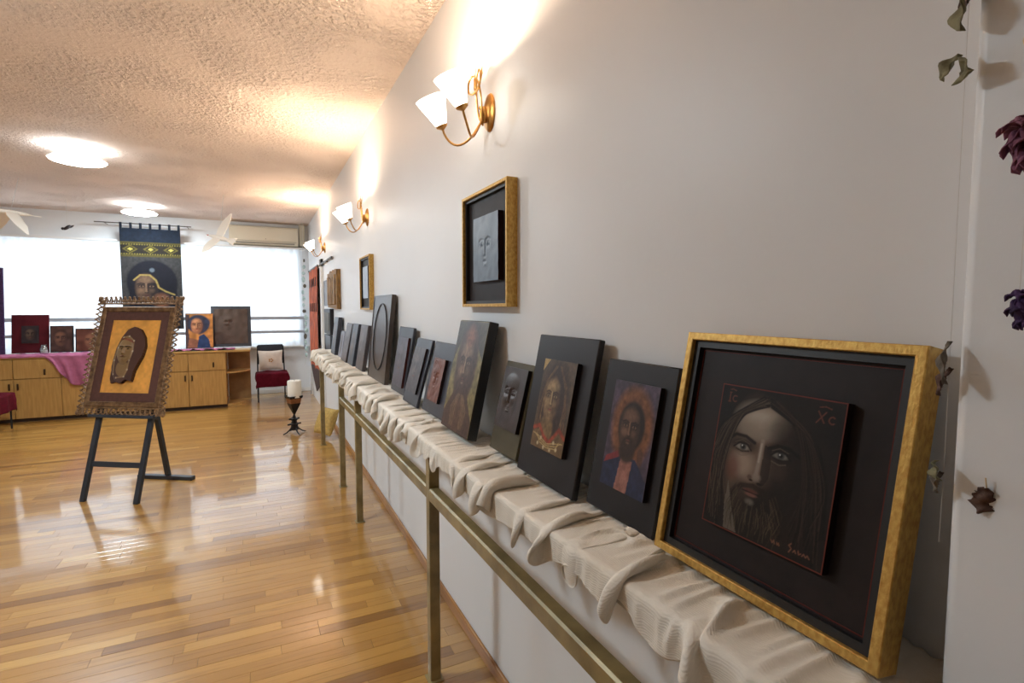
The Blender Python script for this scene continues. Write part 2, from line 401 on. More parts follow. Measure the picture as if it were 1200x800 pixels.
# ------------------------------------------------------------------ painted panels
class Cv:
    def __init__(s, w, h, res, bgc):
        s.w, s.h = w, h; s.asp = h / w; s.nx = max(12, int(w / res)); s.ny = max(12, int(h / res))
        s.X, s.Y = np.meshgrid(np.linspace(0, 1, s.nx), np.linspace(0, s.asp, s.ny), indexing='ij')
        s.c = np.zeros((s.nx, s.ny, 3)); s.c[:] = lin(bgc); s.H = np.zeros((s.nx, s.ny)); s.rs = np.random.RandomState(5)
    def blend(s, m, col, hgt=0):
        m = np.clip(m, 0, 1); s.c = s.c * (1 - m[..., None]) + np.array(lin(col)) * m[..., None]
        if hgt: s.H += hgt * m
    def ell(s, cx, cy, rx, ry, col, soft=.15, a=1, rot=0, hgt=0):
        dx, dy = s.X - cx, s.Y - cy; c_, s_ = math.cos(rot), math.sin(rot)
        d = np.sqrt(((dx * c_ + dy * s_) / rx) ** 2 + ((-dx * s_ + dy * c_) / ry) ** 2)
        s.blend(np.clip((1 - d) / soft + .5, 0, 1) * a, col, hgt)
    def dome(s, cx, cy, rx, ry, hgt):
        d = 1 - ((s.X - cx) / rx) ** 2 - ((s.Y - cy) / ry) ** 2; s.H = np.maximum(s.H, hgt * np.sqrt(np.clip(d, 0, 1)))
    def line(s, pts, wd, col, a=1, hgt=0):
        d = np.full(s.X.shape, 9.)
        for (x0, y0), (x1, y1) in zip(pts[:-1], pts[1:]):
            vx, vy = x1 - x0, y1 - y0; l = vx * vx + vy * vy + 1e-9
            t = np.clip(((s.X - x0) * vx + (s.Y - y0) * vy) / l, 0, 1)
            d = np.minimum(d, np.hypot(s.X - x0 - t * vx, s.Y - y0 - t * vy))
        s.blend(np.clip((wd - d) / (wd * .8) + .4, 0, 1) * a, col, hgt)
    def rect(s, x0, x1, y0, y1, col, a=1, hgt=0):
        s.blend(((s.X >= x0) & (s.X <= x1) & (s.Y >= y0) & (s.Y <= y1)) * float(a), col, hgt)
    def poly(s, pts, col, a=1, hgt=0):
        ins = np.zeros(s.X.shape, bool); n = len(pts)
        for i in range(n):
            (x0, y0), (x1, y1) = pts[i], pts[(i + 1) % n]
            cnd = (y0 > s.Y) != (y1 > s.Y)
            with np.errstate(divide='ignore', invalid='ignore'): xi = (x1 - x0) * (s.Y - y0) / (y1 - y0 + 1e-12) + x0
            ins ^= cnd & (s.X < xi)
        s.blend(ins * float(a), col, hgt)
    def noise(s, amt, cells=12):
        g = s.rs.rand(cells + 2, int(cells * s.asp) + 3); fx = s.X * cells; fy = s.Y * cells
        i, j = fx.astype(int), fy.astype(int); u, v = fx - i, fy - j; u = u * u * (3 - 2 * u); v = v * v * (3 - 2 * v)
        n = g[i, j] * (1 - u) * (1 - v) + g[i + 1, j] * u * (1 - v) + g[i, j + 1] * (1 - u) * v + g[i + 1, j + 1] * u * v
        s.c *= (1 + amt * (n * 2 - 1))[..., None]
    def carve(s, col, var=.12):
        """turn what is drawn into depth (0..1) and give the piece one plain colour"""
        g = s.c.mean(-1) ** .5; s.H = (g - g.min()) / (g.max() - g.min()); s.c[:] = lin(col); s.noise(var, 9)
    def border(s, wd, col):
        m = (s.X < wd) | (s.X > 1 - wd) | (s.Y < wd) | (s.Y > s.asp - wd); s.blend(m * 1., col)
    def face(s, cx, cy, k, skin, dark, light, beard=None, hair=None, eye=(40, 30, 26), lip=(110, 62, 54), shade=.6, headcol=True):
        """cx, cy: bridge of the nose; k: head width"""
        if headcol: s.ell(cx, cy - .12 * k, .46 * k, .72 * k, skin, .25)
        s.ell(cx + .30 * k, cy - .10 * k, .26 * k, .62 * k, dark, 1.0, shade)
        s.ell(cx - .02 * k, cy + .32 * k, .30 * k, .18 * k, light, 1.2, .55)
        s.ell(cx - .22 * k, cy - .20 * k, .14 * k, .13 * k, light, 1.2, .6)
        s.ell(cx + .20 * k, cy - .20 * k, .11 * k, .11 * k, light, 1.2, .3)
        for sg in (-1, 1):
            ex = cx + sg * .21 * k
            s.ell(ex, cy + .02 * k, .15 * k, .10 * k, dark, .9, .75)
            s.ell(ex, cy + .0 * k, .10 * k, .042 * k, light, .5, .8)
            s.ell(ex, cy + .0 * k, .042 * k, .046 * k, eye, .4, 1)
            s.line([(ex - .13 * k, cy + .0 * k), (ex - .05 * k, cy + .055 * k), (ex + .06 * k, cy + .055 * k), (ex + .13 * k, cy + .0 * k)], .014 * k, dark, .9)
            s.line([(ex - sg * .14 * k, cy + .11 * k), (ex + sg * .02 * k, cy + .16 * k), (ex + sg * .17 * k, cy + .10 * k)], .026 * k, dark, .9)
        s.line([(cx - .015 * k, cy + .12 * k), (cx - .02 * k, cy - .26 * k)], .035 * k, light, .85, .0)
        s.line([(cx + .05 * k, cy + .10 * k), (cx + .07 * k, cy - .24 * k)], .03 * k, dark, .7)
        s.ell(cx, cy - .30 * k, .085 * k, .04 * k, dark, .6, .8); s.ell(cx - .01 * k, cy - .265 * k, .05 * k, .035 * k, light, .8, .7)
        if beard:
            s.ell(cx, cy - .70 * k, .36 * k, .34 * k, beard, .5, .85)
            s.line([(cx - .2 * k, cy - .48 * k), (cx, cy - .38 * k), (cx + .2 * k, cy - .48 * k)], .04 * k, beard, .9)
        s.ell(cx, cy - .45 * k, .105 * k, .035 * k, lip, .5, 1)
        s.line([(cx - .11 * k, cy - .445 * k), (cx, cy - .45 * k), (cx + .11 * k, cy - .445 * k)], .010 * k, dark, .9)
        s.ell(cx, cy - .54 * k, .08 * k, .025 * k, light, .8, .5)
    def build(s, name, mat, parent, x0, z0, yfront, thick, edge, relief=0):
        """panel from (x0, z0) in its thing, front at y = yfront (towards -y), thickness to +y"""
        P = np.zeros((s.nx, s.ny, 3)); P[..., 0] = x0 + s.X * s.w; P[..., 2] = z0 + s.Y * s.w; P[..., 1] = yfront - s.H * relief
        b = MB().grid(P); ng = s.nx * s.ny
        i0 = np.arange(s.nx) * s.ny; i1 = i0 + s.ny - 1; j0 = np.arange(s.ny); j1 = (s.nx - 1) * s.ny + np.arange(s.ny)
        loop = list(i0) + list(j1[1:]) + list(i1[::-1][1:]) + list(j0[::-1][1:-1])
        n = len(b.v)
        for i in loop: b.v.append(tuple(P.reshape(-1, 3)[i]))
        for i in loop: q = P.reshape(-1, 3)[i]; b.v.append((q[0], yfront + thick, q[2]))
        m_ = len(loop)
        for k in range(m_):
            k2 = (k + 1) % m_; b.f.append((n + k, n + k2, n + m_ + k2, n + m_ + k))
        b.f.append(tuple(n + m_ + k for k in range(m_)))
        me = bpy.data.meshes.new(name); me.from_pydata(b.v, [], [tuple(int(i) for i in f) for f in b.f])
        col = np.ones((len(b.v), 4)); col[:ng, :3] = s.c.reshape(-1, 3); col[ng:, :3] = lin(edge)
        a = me.attributes.new('paint', 'FLOAT_COLOR', 'POINT'); a.data.foreach_set('color', col.reshape(-1))
        sm = np.zeros(len(me.polygons), bool); sm[:(s.nx - 1) * (s.ny - 1)] = True; me.polygons.foreach_set('use_smooth', sm)
        bm = bmesh.new(); bm.from_mesh(me); bmesh.ops.recalc_face_normals(bm, faces=bm.faces[:])
        bm.to_mesh(me); bm.free()
        return link(name, me, mat, parent)

LEANROT = lambda lean: (-R(lean), 0, -PI / 2)         # leaning against the right wall, facing the room
def board(label, o, lean, w, h, t, mat, name='painted_icon', cat='icon', rot=None, part='backing_board', group=None):
    z = o[2] + t * math.sin(R(lean))
    th = thing(name, label, cat, (o[0], o[1], z), rot or LEANROT(lean), group)
    MB().box(-w / 2, w / 2, 0, t, 0, h, .003).build(part, mat, th)
    return th

# ---- large gilt frame with the bearded man
def near_frame():
    W_, H_ = .443, .458; lean = 10.8
    th = thing('framed_icon', 'large gilt frame with a painted face of a long-haired bearded man, at the shelf end', 'framed icon', (.739, .606, 1.098), LEANROT(lean))
    MB().ring(-W_ / 2, W_ / 2, 0, H_, .0155, 0, .046, .0015).build('frame', M['gold'], th)
    MB().ring(-W_ / 2 + .0155, W_ / 2 - .0155, .0155, H_ - .0155, .014, .010, .044).build('inner_slip', M['black'], th, smooth=False)
    MB().box(-W_ / 2 + .02, W_ / 2 - .02, .020, .030, .02, H_ - .02).build('mat_board', M['mat'], th, smooth=False)
    MB().ring(-W_ / 2 + .034, W_ / 2 - .034, .034, H_ - .034, .0016, .0188, .0205).build('painted_line', M['redline'], th, smooth=False)
    w_, h_ = .238, .266
    cv = Cv(w_, h_, .0013, (30, 25, 23))
    A = cv.asp; P = lambda u, r: (u, A * (1 - r))
    cv.noise(.25, 9)
    rr = random.Random(3)
    def lock(sd, lo, hi, cols, al, t0=0, t1=1, wd=(.003, .008)):
        t = rr.uniform(t0, t1)
        x0, r0 = .45 + sd * rr.uniform(.0, .06), rr.uniform(.05, .11)
        x1, r1 = .45 + sd * (.17 + .17 * t), .15 + .10 * t + rr.uniform(-.02, .02)
        x2, r2 = .45 + sd * (.27 + .17 * t), .36 + .05 * t + rr.uniform(-.03, .03)
        x3, r3 = .45 + sd * (.30 + .20 * t), .60 + rr.uniform(-.05, .05)
        x4, r4 = x3 + sd * rr.uniform(-.07, .05), rr.uniform(lo, hi)
        pts = [Vector((*P(x0, r0), 0)), Vector((*P(x1, r1), 0)), Vector((*P(x2, r2), 0)), Vector((*P(x3, r3), 0)), Vector((*P(x4, r4), 0))]
        fine = []
        for i in range(4):
            p0, p1, p2, p3 = [pts[max(0, min(4, i + k))] for k in (-1, 0, 1, 2)]
            for k in range(4):
                q = k / 4; v = .5 * ((2 * p1) + (p2 - p0) * q + (2 * p0 - 5 * p1 + 4 * p2 - p3) * q * q + (3 * p1 - p0 - 3 * p2 + p3) * q ** 3); fine.append((v.x, v.y))
        fine.append((pts[-1].x, pts[-1].y))
        cv.line(fine, rr.uniform(*wd), rr.choice(cols), al)
    cv.ell(*P(.45, .50), .44, .62, (33, 26, 22), .4)
    # face, lit from one side by the painter
    cv.ell(*P(.43, .44), .26, .40, (74, 58, 48), .3)
    cv.ell(*P(.34, .48), .18, .36, (118, 98, 84), .9, .85)
    cv.ell(*P(.39, .21), .17, .11, (182, 172, 158), 1.1, .9); cv.ell(*P(.33, .28), .12, .07, (134, 122, 110), 1.0, .6)
    cv.ell(*P(.54, .24), .10, .07, (92, 82, 72), 1.0, .6)
    cv.ell(*P(.29, .52), .09, .09, (164, 146, 130), 1.0, .8); cv.ell(*P(.21, .56), .06, .09, (104, 60, 48), 1.0, .65)
    cv.ell(*P(.66, .50), .15, .42, (34, 27, 23), .8, .85); cv.ell(*P(.58, .50), .06, .06, (70, 56, 47), 1.0, .55)
    # brows, eye hollows, eyes
    cv.ell(*P(.27, .395), .12, .055, (40, 31, 27), .8, .85); cv.ell(*P(.59, .395), .12, .06, (30, 24, 21), .8, .85)
    cv.line([P(.14, .375), P(.20, .335), P(.29, .335), P(.37, .365)], .014, (22, 17, 15), .95)
    cv.line([P(.49, .375), P(.56, .345), P(.65, .345), P(.73, .38)], .013, (20, 16, 14), .95)
    for ex, er, wh in ((.27, .412, (138, 132, 122)), (.59, .405, (112, 108, 100))):
        cv.ell(*P(ex, er), .060, .020, wh, .6, .95)
        cv.ell(*P(ex + .005, er - .003), .027, .025, (62, 62, 62), .4, 1); cv.ell(*P(ex + .005, er - .003), .013, .013, (14, 12, 12), .4, 1)
        cv.ell(*P(ex - .004, er - .009), .006, .006, (200, 200, 196), .5, 1)
        cv.line([P(ex - .078, er + .010), P(ex - .03, er - .026), P(ex + .035, er - .027), P(ex + .08, er + .010)], .007, (18, 14, 13), .95)
        cv.line([P(ex - .07, er - .022), P(ex - .01, er - .048), P(ex + .06, er - .03)], .004, (96, 82, 70), .6)
        cv.line([P(ex - .055, er + .020), P(ex, er + .030), P(ex + .06, er + .018)], .005, (34, 26, 23), .9)
        cv.line([P(ex - .06, er + .045), P(ex, er + .058), P(ex + .05, er + .045)], .005, (112, 98, 86), .5)
    # nose
    cv.poly([P(.46, .36), P(.52, .38), P(.525, .57), P(.49, .625), P(.45, .60)], (34, 26, 23), .75)
    cv.line([P(.435, .34), P(.43, .46), P(.42, .57)], .018, (150, 138, 126), .85); cv.line([P(.43, .36), P(.425, .48)], .008, (182, 172, 160), .7)
    cv.ell(*P(.425, .585), .036, .028, (140, 126, 114), .8, .95); cv.ell(*P(.37, .595), .020, .018, (92, 74, 64), .7, .9)
    cv.ell(*P(.385, .612), .016, .008, (26, 19, 17), .5, .95); cv.ell(*P(.46, .622), .026, .011, (18, 14, 13), .6, .95)
    # beard and mouth
    cv.ell(*P(.43, .88), .23, .21, (34, 27, 22), .6, .95); cv.ell(*P(.55, .74), .15, .16, (30, 24, 20), .7, .85); cv.ell(*P(.29, .74), .07, .12, (52, 42, 34), .8, .7)
    cv.poly([P(.19, .66), P(.25, .82), P(.33, .99), P(.21, .99), P(.185, .82)], (112, 102, 90), .75)
    cv.line([P(.25, .73), P(.31, .665), P(.41, .645), P(.52, .665), P(.60, .76)], .022, (38, 30, 25), .9)
    cv.ell(*P(.395, .682), .062, .013, (92, 56, 49), .5, 1); cv.ell(*P(.405, .706), .050, .014, (118, 78, 70), .6, 1)
    cv.line([P(.325, .690), P(.40, .694), P(.475, .696)], .0045, (24, 16, 15), .95)
    cv.ell(*P(.40, .755), .035, .022, (116, 108, 98), .9, .75)
    for i in range(110):
        x = rr.uniform(.24, .64); r0 = rr.uniform(.66, .84) if abs(x - .4) > .09 else rr.uniform(.76, .84); l = rr.uniform(.08, .18)
        cv.line([P(x, r0), P(x + (x - .42) * .22, r0 + l * .5), P(x + (x - .42) * .12 + rr.uniform(-.02, .02), min(.985, r0 + l))], .0032, rr.choice([(78, 66, 50), (22, 17, 15), (56, 44, 34), (92, 80, 62), (26, 20, 17)]), .55)
    # hair falls over the sides of the face
    for i in range(70): lock(-1 if i % 2 else 1, .75, 1.02, [(26, 20, 18), (34, 26, 22), (20, 16, 15)], .75, .12, 1, wd=(.007, .014))
    for i in range(46): lock(-1, .70, 1.02, [(64, 52, 42), (84, 70, 56), (46, 36, 30), (96, 82, 68), (22, 17, 15)], .55, .1, 1, (.002, .005))
    for i in range(44): lock(1, .70, 1.02, [(50, 40, 33), (66, 52, 42), (40, 31, 26), (18, 14, 13)], .55, .1, 1, (.002, .005))
    cv.border(.006, (112, 48, 36))
    # initials with their overlines, and the signature
    red = (104, 58, 44); lw = .005
    def cee(u, r, k): cv.line([P(u + k * math.cos(q), r + k * .95 * math.sin(q)) for q in np.linspace(-.9, -5.4, 12)], lw, red)
    cv.line([P(.085, .055), P(.085, .120)], lw, red); cv.line([P(.077, .055), P(.096, .055)], lw * .8, red); cv.line([P(.074, .120), P(.096, .120)], lw * .8, red)
    cee(.135, .095, .022); cv.line([P(.08, .035), P(.105, .03), P(.135, .04)], lw * .8, red)
    cv.line([P(.815, .075), P(.86, .14)], lw, red); cv.line([P(.868, .075), P(.808, .145)], lw, red)
    cee(.915, .118, .022); cv.line([P(.82, .05), P(.86, .042), P(.90, .052)], lw * .8, red)
    sg = (128, 84, 64); x = .62
    for wv in ((0, .93, .012, .945, .02, .925, .03, .945), (.045, .93, .05, .945, .06, .93, .065, .945), (.15, .90, .135, .915, .155, .93, .14, .955), (.17, .945, .18, .93, .19, .945), (.205, .925, .21, .945, .225, .935), (.235, .945, .245, .93, .26, .945, .27, .93, .285, .945)):
        cv.line([P(x + wv[i], wv[i + 1]) for i in range(0, len(wv), 2)], .0045, sg, .9)
    cv.c *= .82; cv.build('painted_panel', M['paint'], th, -.112, .096, .004, .016, (24, 18, 17))
near_frame()

# ---- icon leaning beside the gilt frame: haloed man in blue robe
th = board('black board with a small icon of a haloed dark-bearded man in a blue robe', (.777, 1.007, 1.075), 10.8, .263, .392, .018, M['board'])
cv = Cv(.166, .267, .0022, (84, 70, 86)); A = cv.asp; cv.noise(.35, 10)
cv.ell(.52, A * .60, .44, .58, (140, 90, 56), .25); cv.noise(.2, 22); cv.ell(.52, A * .60, .34, .48, (112, 70, 46), .4, .6)
cv.poly([(0, 0), (0, A * .22), (.30, A * .34), (.72, A * .32), (1, A * .16), (1, 0)], (40, 48, 78)); cv.poly([(.34, 0), (.40, A * .30), (.66, A * .30), (.62, 0)], (164, 112, 100))
cv.poly([(.02, A * .20), (.06, A * .27), (.34, A * .36), (.36, A * .30)], (146, 56, 58)); cv.noise(.3, 14)
cv.ell(.52, A * .60, .29, .37, (44, 32, 28), .15); cv.ell(.50, A * .36, .17, .16, (70, 50, 40), .4)
cv.face(.49, A * .60, .46, (92, 64, 50), (40, 28, 25), (150, 112, 86), beard=(52, 37, 32), shade=.5)
cv.ell(.80, A * .36, .06, .13, (96, 66, 54), .4, .9, .2); cv.noise(.18, 40)
cv.c *= .72; cv.build('painted_panel', M['paintsatin'], th, -.071, .073, -.012, .012, (26, 20, 20))

# ---- icon with long-haired figure in gold tones
th = board('wide dark board with a golden brown icon of a long-haired figure with red collar', (.757, 1.344, 1.066), 11.5, .338, .450, .020, M['board'])
cv = Cv(.186, .276, .0022, (92, 74, 56)); A = cv.asp; cv.noise(.3, 8)
cv.ell(.48, A * .56, .42, .62, (66, 48, 40), .3)
rr = random.Random(8)
for i in range(60):
    sd = rr.choice((-1, 1)); x0 = .48 + sd * rr.uniform(.03, .1)
    cv.line([(x0, A * .93), (.48 + sd * rr.uniform(.25, .33), A * .74), (.48 + sd * rr.uniform(.30, .42), A * .48), (.48 + sd * rr.uniform(.25, .46), A * .20)], .008, rr.choice([(122, 92, 60), (48, 34, 30), (88, 64, 46), (150, 118, 76)]), .7)
cv.ell(.40, A * .24, .20, .22, (132, 106, 70), .3); cv.face(.42, A * .60, .50, (142, 112, 78), (58, 40, 34), (196, 166, 118), eye=(34, 24, 22), lip=(152, 84, 66), shade=.7)
cv.poly([(0, 0), (0, A * .17), (.28, A * .22), (.42, A * .10), (.62, A * .12), (.78, A * .24), (1, A * .16), (1, 0)], (120, 94, 62))
cv.line([(.02, A * .20), (.20, A * .25), (.36, A * .15), (.56, A * .10), (.70, A * .20), (.80, A * .27), (.98, A * .2)], .035, (164, 70, 46)); cv.noise(.3, 16)
for k in range(3): cv.line([(.03 + .06 * k, A * .15), (.24 + .02 * k, A * (.13 - .03 * k)), (.5, A * (.08 - .02 * k)), (.78, A * (.12 - .03 * k)), (.95 - .05 * k, A * .14)], .008, (206, 178, 120))
for x, y_ in ((.22, .05), (.42, .03), (.62, .03), (.8, .06), (.3, .12), (.7, .12)): cv.ell(x, A * y_, .03, .03, (214, 196, 156), .5)
cv.poly([(0, A), (.20, A), (.0, A * .86)], (206, 172, 104)); cv.noise(.2, 40)
cv.c *= .72; cv.build('painted_panel', M['paintsatin'], th, -.083, .098, -.014, .014, (30, 22, 20))

# ---- dark face on olive board
th = board('small olive board with a dark brown carved face, low on the shelf', (.770, 1.661, 1.072), 13.6, .222, .333, .016, M['olive'])
cv = Cv(.178, .222, .003, (56, 48, 46)); A = cv.asp; cv.face(.44, A * .58, .66, (76, 56, 48), (34, 26, 25), (118, 92, 80), beard=(58, 44, 38), shade=.3, lip=(96, 60, 52)); cv.carve((60, 48, 44), .25)
cv.build('carved_panel', M['paintsatin'], th, -.082, .090, -.012, .012, (28, 20, 18), .009)

# ---- thick tall plank with an elongated figure
th = board('tall thick plank icon with an elongated worn figure and olive edges', (.725, 2.045, 1.068), 12.1, .330, .478, .040, M['black'], part='plank')
cv = Cv(.324, .472, .0045, (120, 108, 66)); A = cv.asp; cv.noise(.4, 12)
cv.ell(.50, A * .62, .36, .62, (72, 54, 46), .2); cv.poly([(0, 0), (0, A * .14), (.20, A * .30), (.38, A * .44), (.66, A * .42), (.80, A * .28), (1, A * .14), (1, 0)], (70, 50, 42)); cv.poly([(.0, A * .60), (.0, A), (1, A), (1, A * .66), (.82, A * .76), (.70, A * .92), (.3, A * .92), (.16, A * .80)], (52, 46, 44), .9)
cv.face(.47, A * .62, .50, (92, 70, 58), (46, 34, 30), (150, 124, 100), beard=(66, 48, 42), shade=.5, lip=(110, 72, 60))
cv.ell(.5, A * .86, .14, .14, (140, 84, 66), .9, .5); cv.ell(.5, A * .16, .22, .24, (88, 64, 50), .4, .8)
for k in range(4): cv.line([(.30 + .03 * k, A * .04), (.24 + .05 * k, A * .2), (.42 + .02 * k, A * .33)], .008, (136, 112, 82), .7); cv.line([(.72 - .03 * k, A * .04), (.78 - .05 * k, A * .2), (.6 - .02 * k, A * .33)], .008, (136, 112, 82), .7)
cv.noise(.35, 30); cv.build('painted_face', M['paintsatin'], th, -.162, .003, -.002, .002, (24, 20, 20))

# ---- copper face on blue-black board
th = board('blue-black board with a small copper-brown carved face', (.762, 2.475, 1.062), 13.3, .350, .366, .018, M['bluegrey'])
cv = Cv(.170, .216, .003, (112, 72, 60)); A = cv.asp; cv.noise(.3, 8); cv.face(.45, A * .58, .62, (122, 78, 62), (66, 40, 36), (176, 128, 100), shade=.5)
for k in range(6): cv.line([(.2 + .1 * k, A * .95), (.12 + .13 * k, A * .86), (.2 + .1 * k, A * .78)], .012, (160, 108, 84), .7)
cv.carve((112, 70, 57), .2); cv.build('carved_panel', M['paintsatin'], th, -.085, .066, -.012, .012, (40, 26, 24), .008)

# ---- two slate boards with plain raised panels
th = board('slate grey board with a worn raised panel, next to the copper face', (.746, 2.844, 1.056), 15.2, .292, .376, .016, M['bluegrey'])
cv = Cv(.212, .256, .004, (78, 72, 74)); A = cv.asp; cv.noise(.3, 7); cv.face(.45, A * .58, .6, (84, 76, 76), (56, 50, 54), (112, 102, 98), shade=.4); cv.noise(.25, 22)
cv.build('painted_panel', M['paintsatin'], th, -.108, .066, -.012, .012, (34, 26, 26))
th = board('slate board with a reddish-edged raised panel, right beside the oval relief board', (.776, 3.251, 1.060), 9.6, .341, .418, .018, M['bluegrey'])
cv = Cv(.240, .310, .005, (84, 82, 92)); A = cv.asp; cv.noise(.25, 7); cv.face(.45, A * .58, .6, (90, 86, 92), (66, 62, 68), (112, 106, 110), shade=.3); cv.noise(.2, 22)
cv.build('painted_panel', M['paintsatin'], th, -.104, .042, -.014, .014, (70, 34, 30))

# ---- tall board with carved oval
th = thing('oval_icon', 'tallest brown board on the shelf, carved with a thin oval line', 'icon', (.779, 3.925, 1.058), LEANROT(5.9))
MB().box(-.3075, .3075, 0, .030, 0, .636, .004).build('backing_board', M['umber'], th)
ov = MB(); n = 56; vs_ = []; fs_ = []
for k in range(n):
    a = 2 * PI * k / n
    for (s_, y_) in ((1.0, -.001), (1.0, -.007), (.97, -.007), (.97, -.001)): vs_.append((.02 + .215 * s_ * math.cos(a), y_, .325 + .25 * s_ * math.sin(a)))
for k in range(n):
    k2 = (k + 1) % n
    for j in range(4): fs_.append((k * 4 + j, k * 4 + (j + 1) % 4, k2 * 4 + (j + 1) % 4, k2 * 4 + j))
ov.add(vs_, fs_); ov.build('oval_line', M['black'], th)
MB().ring(-.3075, .3075, 0, .636, .012, -.004, .002).build('raised_edge', M['umber'], th, smooth=False)

# ---- far boards on the shelf
for lab, o, lean, w_, h_, t_, mt in (
        ('mauve grey board leaning beside the oval board, with dark thick edge', (.775, 4.641, 1.052), 9.0, .341, .395, .030, 'browngrey'),
        ('blue grey board leaning between a mauve and a brown grey board', (.768, 5.084, 1.050), 9.9, .308, .396, .030, 'bluegrey'),
        ('brown grey board leaning beside the blue grey board on the shelf', (.760, 5.461, 1.050), 11.3, .336, .392, .030, 'browngrey'),
        ('low pale grey board half hidden behind the brown grey board', (.790, 5.935, 1.050), 9.4, .267, .29, .020, 'greypanel'),
        ('tall charcoal board with very thick black edge near the shelf end', (.770, 6.364, 1.050), 7.5, .332, .436, .045, 'bluegrey')):
    th = board(lab, o, lean, w_, h_, t_, M[mt])
    cv = Cv(w_ * .94, h_ * .95, .012, {'browngrey': (88, 78, 78), 'bluegrey': (74, 80, 90), 'greypanel': (132, 134, 146)}[mt]); cv.noise(.25, 6)
    cv.face(.46, cv.asp * .56, .6, (92, 84, 82), (62, 56, 56), (120, 110, 106), shade=.3); cv.noise(.2, 12)
    cv.build('painted_face', M['paintsatin'], th, -w_ * .47, h_ * .025, -.002, .002, (26, 22, 22))

# ---- wall-hung frames
def wall_frame(label, y0, y1, z0, z1, depth, ix0, ix1, iz0, iz1, tone):
    yc = (y0 + y1) / 2; w_ = y1 - y0; h_ = z1 - z0
    th = thing('framed_relief', label, 'framed icon', (XW - depth, yc, z0), (0, 0, -PI / 2))
    MB().ring(-w_ / 2, w_ / 2, 0, h_, .013, 0, depth, .0015).build('frame', M['gold'], th)
    MB().ring(-w_ / 2 + .013, w_ / 2 - .013, .013, h_ - .013, .013, .012, depth - .002).build('inner_slip', M['black'], th, smooth=False)
    MB().box(-w_ / 2 + .02, w_ / 2 - .02, .027, depth - .001, .02, h_ - .02).build('mat_board', M['mat'], th, smooth=False)
    cv = Cv(ix1 - ix0, iz1 - iz0, .004, tone); A = cv.asp; cv.noise(.2, 8)
    d = tuple(int(v * .7) for v in tone); l = tuple(min(255, int(v * 1.25)) for v in tone)
    cv.face(.48, A * .56, .6, tone, d, l, shade=.2); cv.carve(tone, .12)
    cv.build('relief_panel', M['paintsatin'], th, ix0, iz0, .010, .018, (48, 34, 36), .006)
wall_frame('gilt deep frame on the wall below a lamp, with a slate blue relief panel', 1.762, 2.235, 1.602, 2.085, .045, -.110, .146, .106, .375, (96, 108, 122))
wall_frame('smaller gilt frame on the wall above the oval board, with a pale grey panel', 4.459, 4.915, 1.58, 2.048, .040, -.09, .14, .10, .375, (160, 170, 186))

# ---- things hung on the far part of the right wall
th = thing('carved_plaque', 'old carved brown wooden plaque hung on the wall beneath the thin rail', 'plaque', (XW - .05, 6.85, 1.60), (0, 0, -PI / 2))
MB().prism([(-.42, .0), (.45, -.02), (.45, .45), (.30, .46), (.24, .43), (.10, .46), (-.02, .42), (-.16, .46), (-.30, .42), (-.42, .44)], 0, .048).build('plank', M['wood_old'], th, smooth=False)
for x_, w_ in ((-.33, .05), (-.20, .04), (-.05, .06), (.12, .04), (.28, .07)):
    MB().box(x_ - w_, x_ + w_, -.014, .002, .03, .38 + .02 * math.sin(x_ * 30), .008).build('carving', M['wood_old'], th)
th = thing('grey_wall_panel', 'pale grey panel on the wall partly behind the carved plaque', 'panel', (XW - .012, 7.68, 1.62), (0, 0, -PI / 2))
MB().box(-.32, .32, 0, .012, 0, .36, .003).build('panel', M['greypanel'], th); MB().ring(-.32, .32, 0, .36, .015, -.006, .002).build('edge', M['greypanel'], th, smooth=False)
th = thing('black_wall_panel', 'narrow black panel hung on the wall under the carved plaque', 'panel', (XW - .05, 7.42, 1.24), (0, 0, -PI / 2))
MB().box(-.33, .33, 0, .05, 0, .34, .004).build('panel', M['board'], th); MB().box(-.26, .26, -.006, .002, .05, .29, .003).build('raised_panel', M['olive'], th)
th = thing('charcoal_wall_panel', 'charcoal grey panel on the wall below the narrow black panel', 'panel', (XW - .03, 7.55, .86), (0, 0, -PI / 2))
MB().box(-.34, .34, 0, .03, 0, .36, .004).build('panel', M['bluegrey'], th); MB().ring(-.34, .34, 0, .36, .02, -.006, .002).build('edge', M['bluegrey'], th, smooth=False)
rl = thing('hanging_rail', 'thin dark rail fixed high on the wall above the carved plaque', 'rail', (XW, 7.6, 2.24))
MB().box(-.035, -.02, -.62, .62, -.012, .012, .003).build('bar', M['cork'], rl)
for k in (-.5, 0, .5): MB().box(-.022, 0, k - .012, k + .012, -.02, .02, .002).build('bracket', M['cork'], rl)
# long rust textile on the door
bn = thing('rust_wall_hanging', 'long rust orange textile hanging over the white door, dark pointed end', 'wall hanging', (XW - .06, 9.1, 2.22), (0, 0, -PI / 2))
zs = np.linspace(0, -1.62, 30); xs = np.linspace(-.72, .68, 26); P = np.zeros((26, 30, 3))
for i, x_ in enumerate(xs):
    for j, z_ in enumerate(zs): P[i, j] = (x_, .012 * math.sin(9 * x_ + 1.5 * z_), z_)
MB().grid(P).build('cloth', M['orange'], bn)
for zz in (-.22, -.62):
    for k in range(5): MB().box(-.56 + .26 * k, -.50 + .26 * k, -.020, -.012, zz - .07, zz + .07, .004).build('woven_motif', M['darktextile'], bn)
MB().prism([(-.72, -1.60), (.68, -1.60), (.60, -1.86), (.2, -1.98), (-.3, -1.80)], -.008, .006).build('dark_end', M['darktextile'], bn, smooth=False)
MB().tube([(-.78, .0, .01), (.74, .0, .01)], .014).build('rod', M['cork'], bn)

